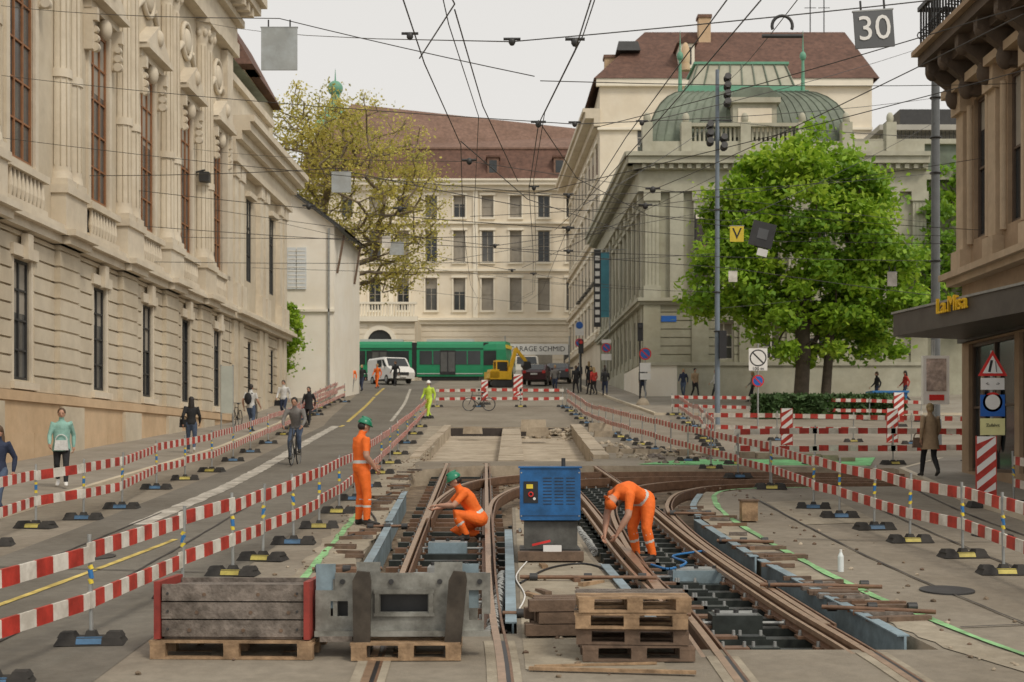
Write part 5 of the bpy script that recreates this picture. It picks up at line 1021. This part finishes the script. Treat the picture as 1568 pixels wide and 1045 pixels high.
a=A('advertising_column_panel'); a.cyl('post',steel,(11.4,38.5,gz(38.5)),(11.4,38.5,3.0),.05); a.box('frame',white,(11.05,11.75),(38.2,38.4),(1.25,2.55)); a.box('poster',M('poster_mixed',(.42,.34,.30),.5,.8,3,stain=.5,stainscale=2),(11.13,11.66),(38.18,38.2),(1.6,2.47)); a.box('poster',redp,(11.2,11.6),(38.17,38.179),(1.35,1.5)); a.finish()
a=A('notice_board'); a.box('panel',M('frosted_panel',(.46,.49,.44),.3,.1,2),(-11.15,-10.7),(54.5,54.56),(gz(54)+.9,gz(54)+2.7)); a.cyl('legs',steel,(-11.15,54.53,gz(54)),(-11.15,54.53,gz(54)+2.75),.03); a.cyl('legs',steel,(-10.7,54.53,gz(54)),(-10.7,54.53,gz(54)+2.75),.03); a.finish()
a=A('waste_container'); a.frus('bin',blu,(18.6,70.5,gz(70)+.1),(1.4,1),(1.7,1.2),1.0); a.box('bin',blu,(17.7,19.5),(69.8,71.2),(gz(70)+1.1,gz(70)+1.2)); [a.cyl('wheels',rubber,(x,70,gz(70)+.1),(x,70.1,gz(70)+.1),.1) for x in(18.1,19.1)]; a.finish()
a=A('concrete_bollard'); a.ell('dome',conc,(7.0,76,gz(76)+.1),(.35,.35,.4)); a.cyl('dome',conc,(7,76,gz(76)),(7,76,gz(76)+.15),.4); a.finish()
def hang(name,x,y,z,wd,hh_,m_,txt=None,tm_=white,rot=0,size=None):
    a=A(name); a.M=Matrix.Translation((x,y,z))@Matrix.Rotation(R(rot),4,'Y')
    a.box('panel',m_,(-wd/2,wd/2),(-.015,.015),(-hh_/2,hh_/2)); a.box('rim',steel,(-wd/2-.01,wd/2+.01),(-.018,.018),(hh_/2,hh_/2+.015))
    for s in(-1,1): a.cyl('hanger',dark,(s*wd*.3,0,hh_/2),(s*wd*.3,0,hh_/2+.12),.012,n=6)
    if txt: a.text(txt,size or hh_*.8,tm_,(0,-.02,0),(1,0,0))
    a.finish()
sgb=M('sign_back_grey',(.40,.43,.43),.5,.10,2,stain=.2,stainscale=3); sgd=M('sign_dark_grey',(.10,.105,.11),.5,.1,2)
hang('speed_limit_sign',3.97,15.6,4.62,.43,.40,sgd,'30',white,-4,size=.38)
hang('overhead_sign',-3.42,20.9,5.9,.53,.62,sgb); hang('overhead_sign',-4.2,35,6.6,.48,.5,sgb); hang('overhead_sign',-4.05,50,7.1,.5,.45,sgb); hang('overhead_sign',-4.4,49.8,7.3,.3,.4,whb)
hang('yellow_route_sign',4.9,31,4.72,.30,.34,yel,'V',black,size=.34)
a=A('overhead_signal'); a.M=Matrix.Translation((4.86,27.7,4.2))@Matrix.Rotation(R(14),4,'Y'); a.box('case',black,(-.2,.2),(-.1,.1),(-.22,.2)); a.box('case',dark,(-.23,.23),(-.13,-.1),(-.25,.23)); a.box('case',sgd,(-.1,.1),(-.14,-.13),(-.1,.1)); a.box('tag',white,(-.02,.18),(-.13,-.1),(-.42,-.28)); a.finish()
hang('overhead_sign',6.6,42.5,5.2,.26,.32,whb); hang('overhead_sign',8.1,30.3,3.65,.2,.3,whb)
# ------------------------------------------------------------------ overhead wires
wr=A('overhead_wires'); wm=M('wire_dark',(.05,.047,.043),.6,.1,3)
def wire(p,q,r=.011,sag=.0,n=8):
    p=Vector(p);q=Vector(q); L_=(q-p).length; sg=sag*L_; pr=None
    for i in range(n+1):
        t=i/n; v=p.lerp(q,t); v.z-=4*sg*t*(1-t)
        if pr is not None: wr.cyl('wires',wm,pr,v,r,n=5,cap=False)
        pr=v
def ins(p,s=1): wr.ell('insulators',dark,p,(.05*s,.05*s,.06*s),8,5); wr.cyl('insulators',dark,(p[0]-.12*s,p[1],p[2]+.03),(p[0]+.12*s,p[1],p[2]+.03),.02*s,n=6)
def cw(x,y,h=5.8): return (x,y,gz(y)+h)
def run(P,h,r=.011):
    P=[cw(x,y,h+ (0)) for x,y in P]
    for a_,b_ in zip(P,P[1:]): wire(a_,b_,r,0,2)
wa=[(.75,9),(.62,14),(.34,18.3),(.30,25),(.6,40),(.9,62),(.5,84),(-.3,115)]; wb=[(-.95,9),(-.9,14.6),(-.72,20),(-1.1,32),(-1.6,55),(-2.0,84),(-3,115)]
run(wa,5.8,.007); run([(x+.08,y) for x,y in wa],5.95,.006); run(wb,5.8,.007); run([(x+.25,y) for x,y in wb],6.2,.006)
run([(-.95,14.6),(-.5,12.4),(-.8,9)],5.85,.007); run([(-.5,12.4),(-.35,17),(.1,24)],5.8,.007)
run([(.34,18.3),(1.1,24),(2.9,30),(6,33.5),(12,35)],5.85,.007); run([(-.72,20),(.3,27),(2.5,33),(6,36),(12,37)],5.85,.008); run([(1.9,12),(1.6,20),(1.3,34),(1.3,62),(.8,100)],5.9,.007)
WL=[((-13.07,58.8,17.8),(0,16,4.6)),((0,16,4.6),(5.6,14,4.6)),((-13.58,37.7,9.95),(.97,22,5.05)),((.97,22,5.05),(13.4,45,11.16)),((-13.58,37.7,8.3),(1.03,26,4.66)),((1.03,26,4.66),(13.4,45,8.78)),((-13.3,49.6,9.1),(1.38,35,5.46)),((1.38,35,5.46),(7.75,84,13.9)),
((-13.3,49.6,7.86),(1.78,45,6.3)),((1.78,45,6.3),(13.4,45,6.0)),((2.1,12,3.8),(1.2,40,6.2)),((5.04,14,4.3),(2.97,30,5.5)),((2.97,30,5.5),(1.78,45,6.4)),((5.6,15,4.75),(1.5,26,5.9)),((6.8,18,4.9),(.4,26,4.7)),((13.4,45,12.9),(2.1,23,5.3)),((13.4,45,9.9),(8.95,62,14.4)),((8.95,62,14.4),(2.0,40,6.9)),
((-13.0,62,10.5),(-.6,50,7.2)),((-.6,50,7.2),(8.95,62,10.5)),((-12.8,70,9.0),(1,66,8.2)),((1,66,8.2),(7.8,84,9.6)),((-12.7,74,12),(0,60,7.6)),((-3.6,60,7.9),(7.7,88,14)),((-13,58,12.3),(-.9,30,6.1)),((-.9,30,6.1),(13.4,45,7.2)),((11,31,8.0),(.4,20,5.2)),((11,33,6.8),(3,32,5.5)),((3,32,5.5),(-1,34,5.6)),((11.2,33,5.1),(4.6,28,4.7)),((4.6,28,4.7),(-.6,29,5.3)),((13.4,45,10.4),(4.9,31,5.0)),((4.9,31,5.0),(.2,33,5.7)),((-4.2,35,6.9),(.2,36,6.2)),((-13.4,45,8.7),(-4.2,35,6.95)),((8.95,62,6.9),(1.0,80,9.5)),((8.95,62,6.2),(20,80,9)),((13.4,45,4.9),(6.6,42.5,5.45)),((6.6,42.5,5.45),(0,44,6.2)),((-9.2,90,12),(6.5,92,10.5)),((-9.2,90,10.5),(6.5,94,9.2)),((8.95,62,15.8),(3.2,15,5.0)),((8.95,62,12.0),(.5,70,9.0)),((-13.6,37.7,11.8),(-3.42,20.9,6.35)),((-3.42,20.9,6.35),(.3,19,5.0)),((-13.2,52,6.9),(.5,52,6.9)),((.5,52,6.9),(8.95,62,8.6)),((-13.1,56,8.4),(2.5,40,6.1))]
for p,q in WL: wire(p,q,.007 if min(p[1],q[1])<35 else .011,.004,6)
for p in((0,16,4.6),(-1.17,16.3,4.75),(.62,14,4.02),(.97,22,5.05),(1.03,26,4.66),(1.38,35,5.46),(1.78,45,6.3),(-.6,50,7.2),(-.9,30,6.1),(2.97,30,5.5),(4.6,28,4.7),(2.1,23,5.3),(.34,18.3,4.2),(.4,26,4.8),(-2.6,33,5.6),(-5,35,6.0),(3,32,5.5),(1,66,8.2),(0,60,7.6)): ins(p,.8 if p[1]<30 else 1.3)
wr.torus('tensioners',dark,(2.66,14,4.18),.10,.016,'y',14,6,-20,200); wr.cyl('tensioners',dark,(2.46,14,4.08),(2.86,14,4.08),.02,n=6)
wr.finish()
print('objects',len(bpy.data.objects))
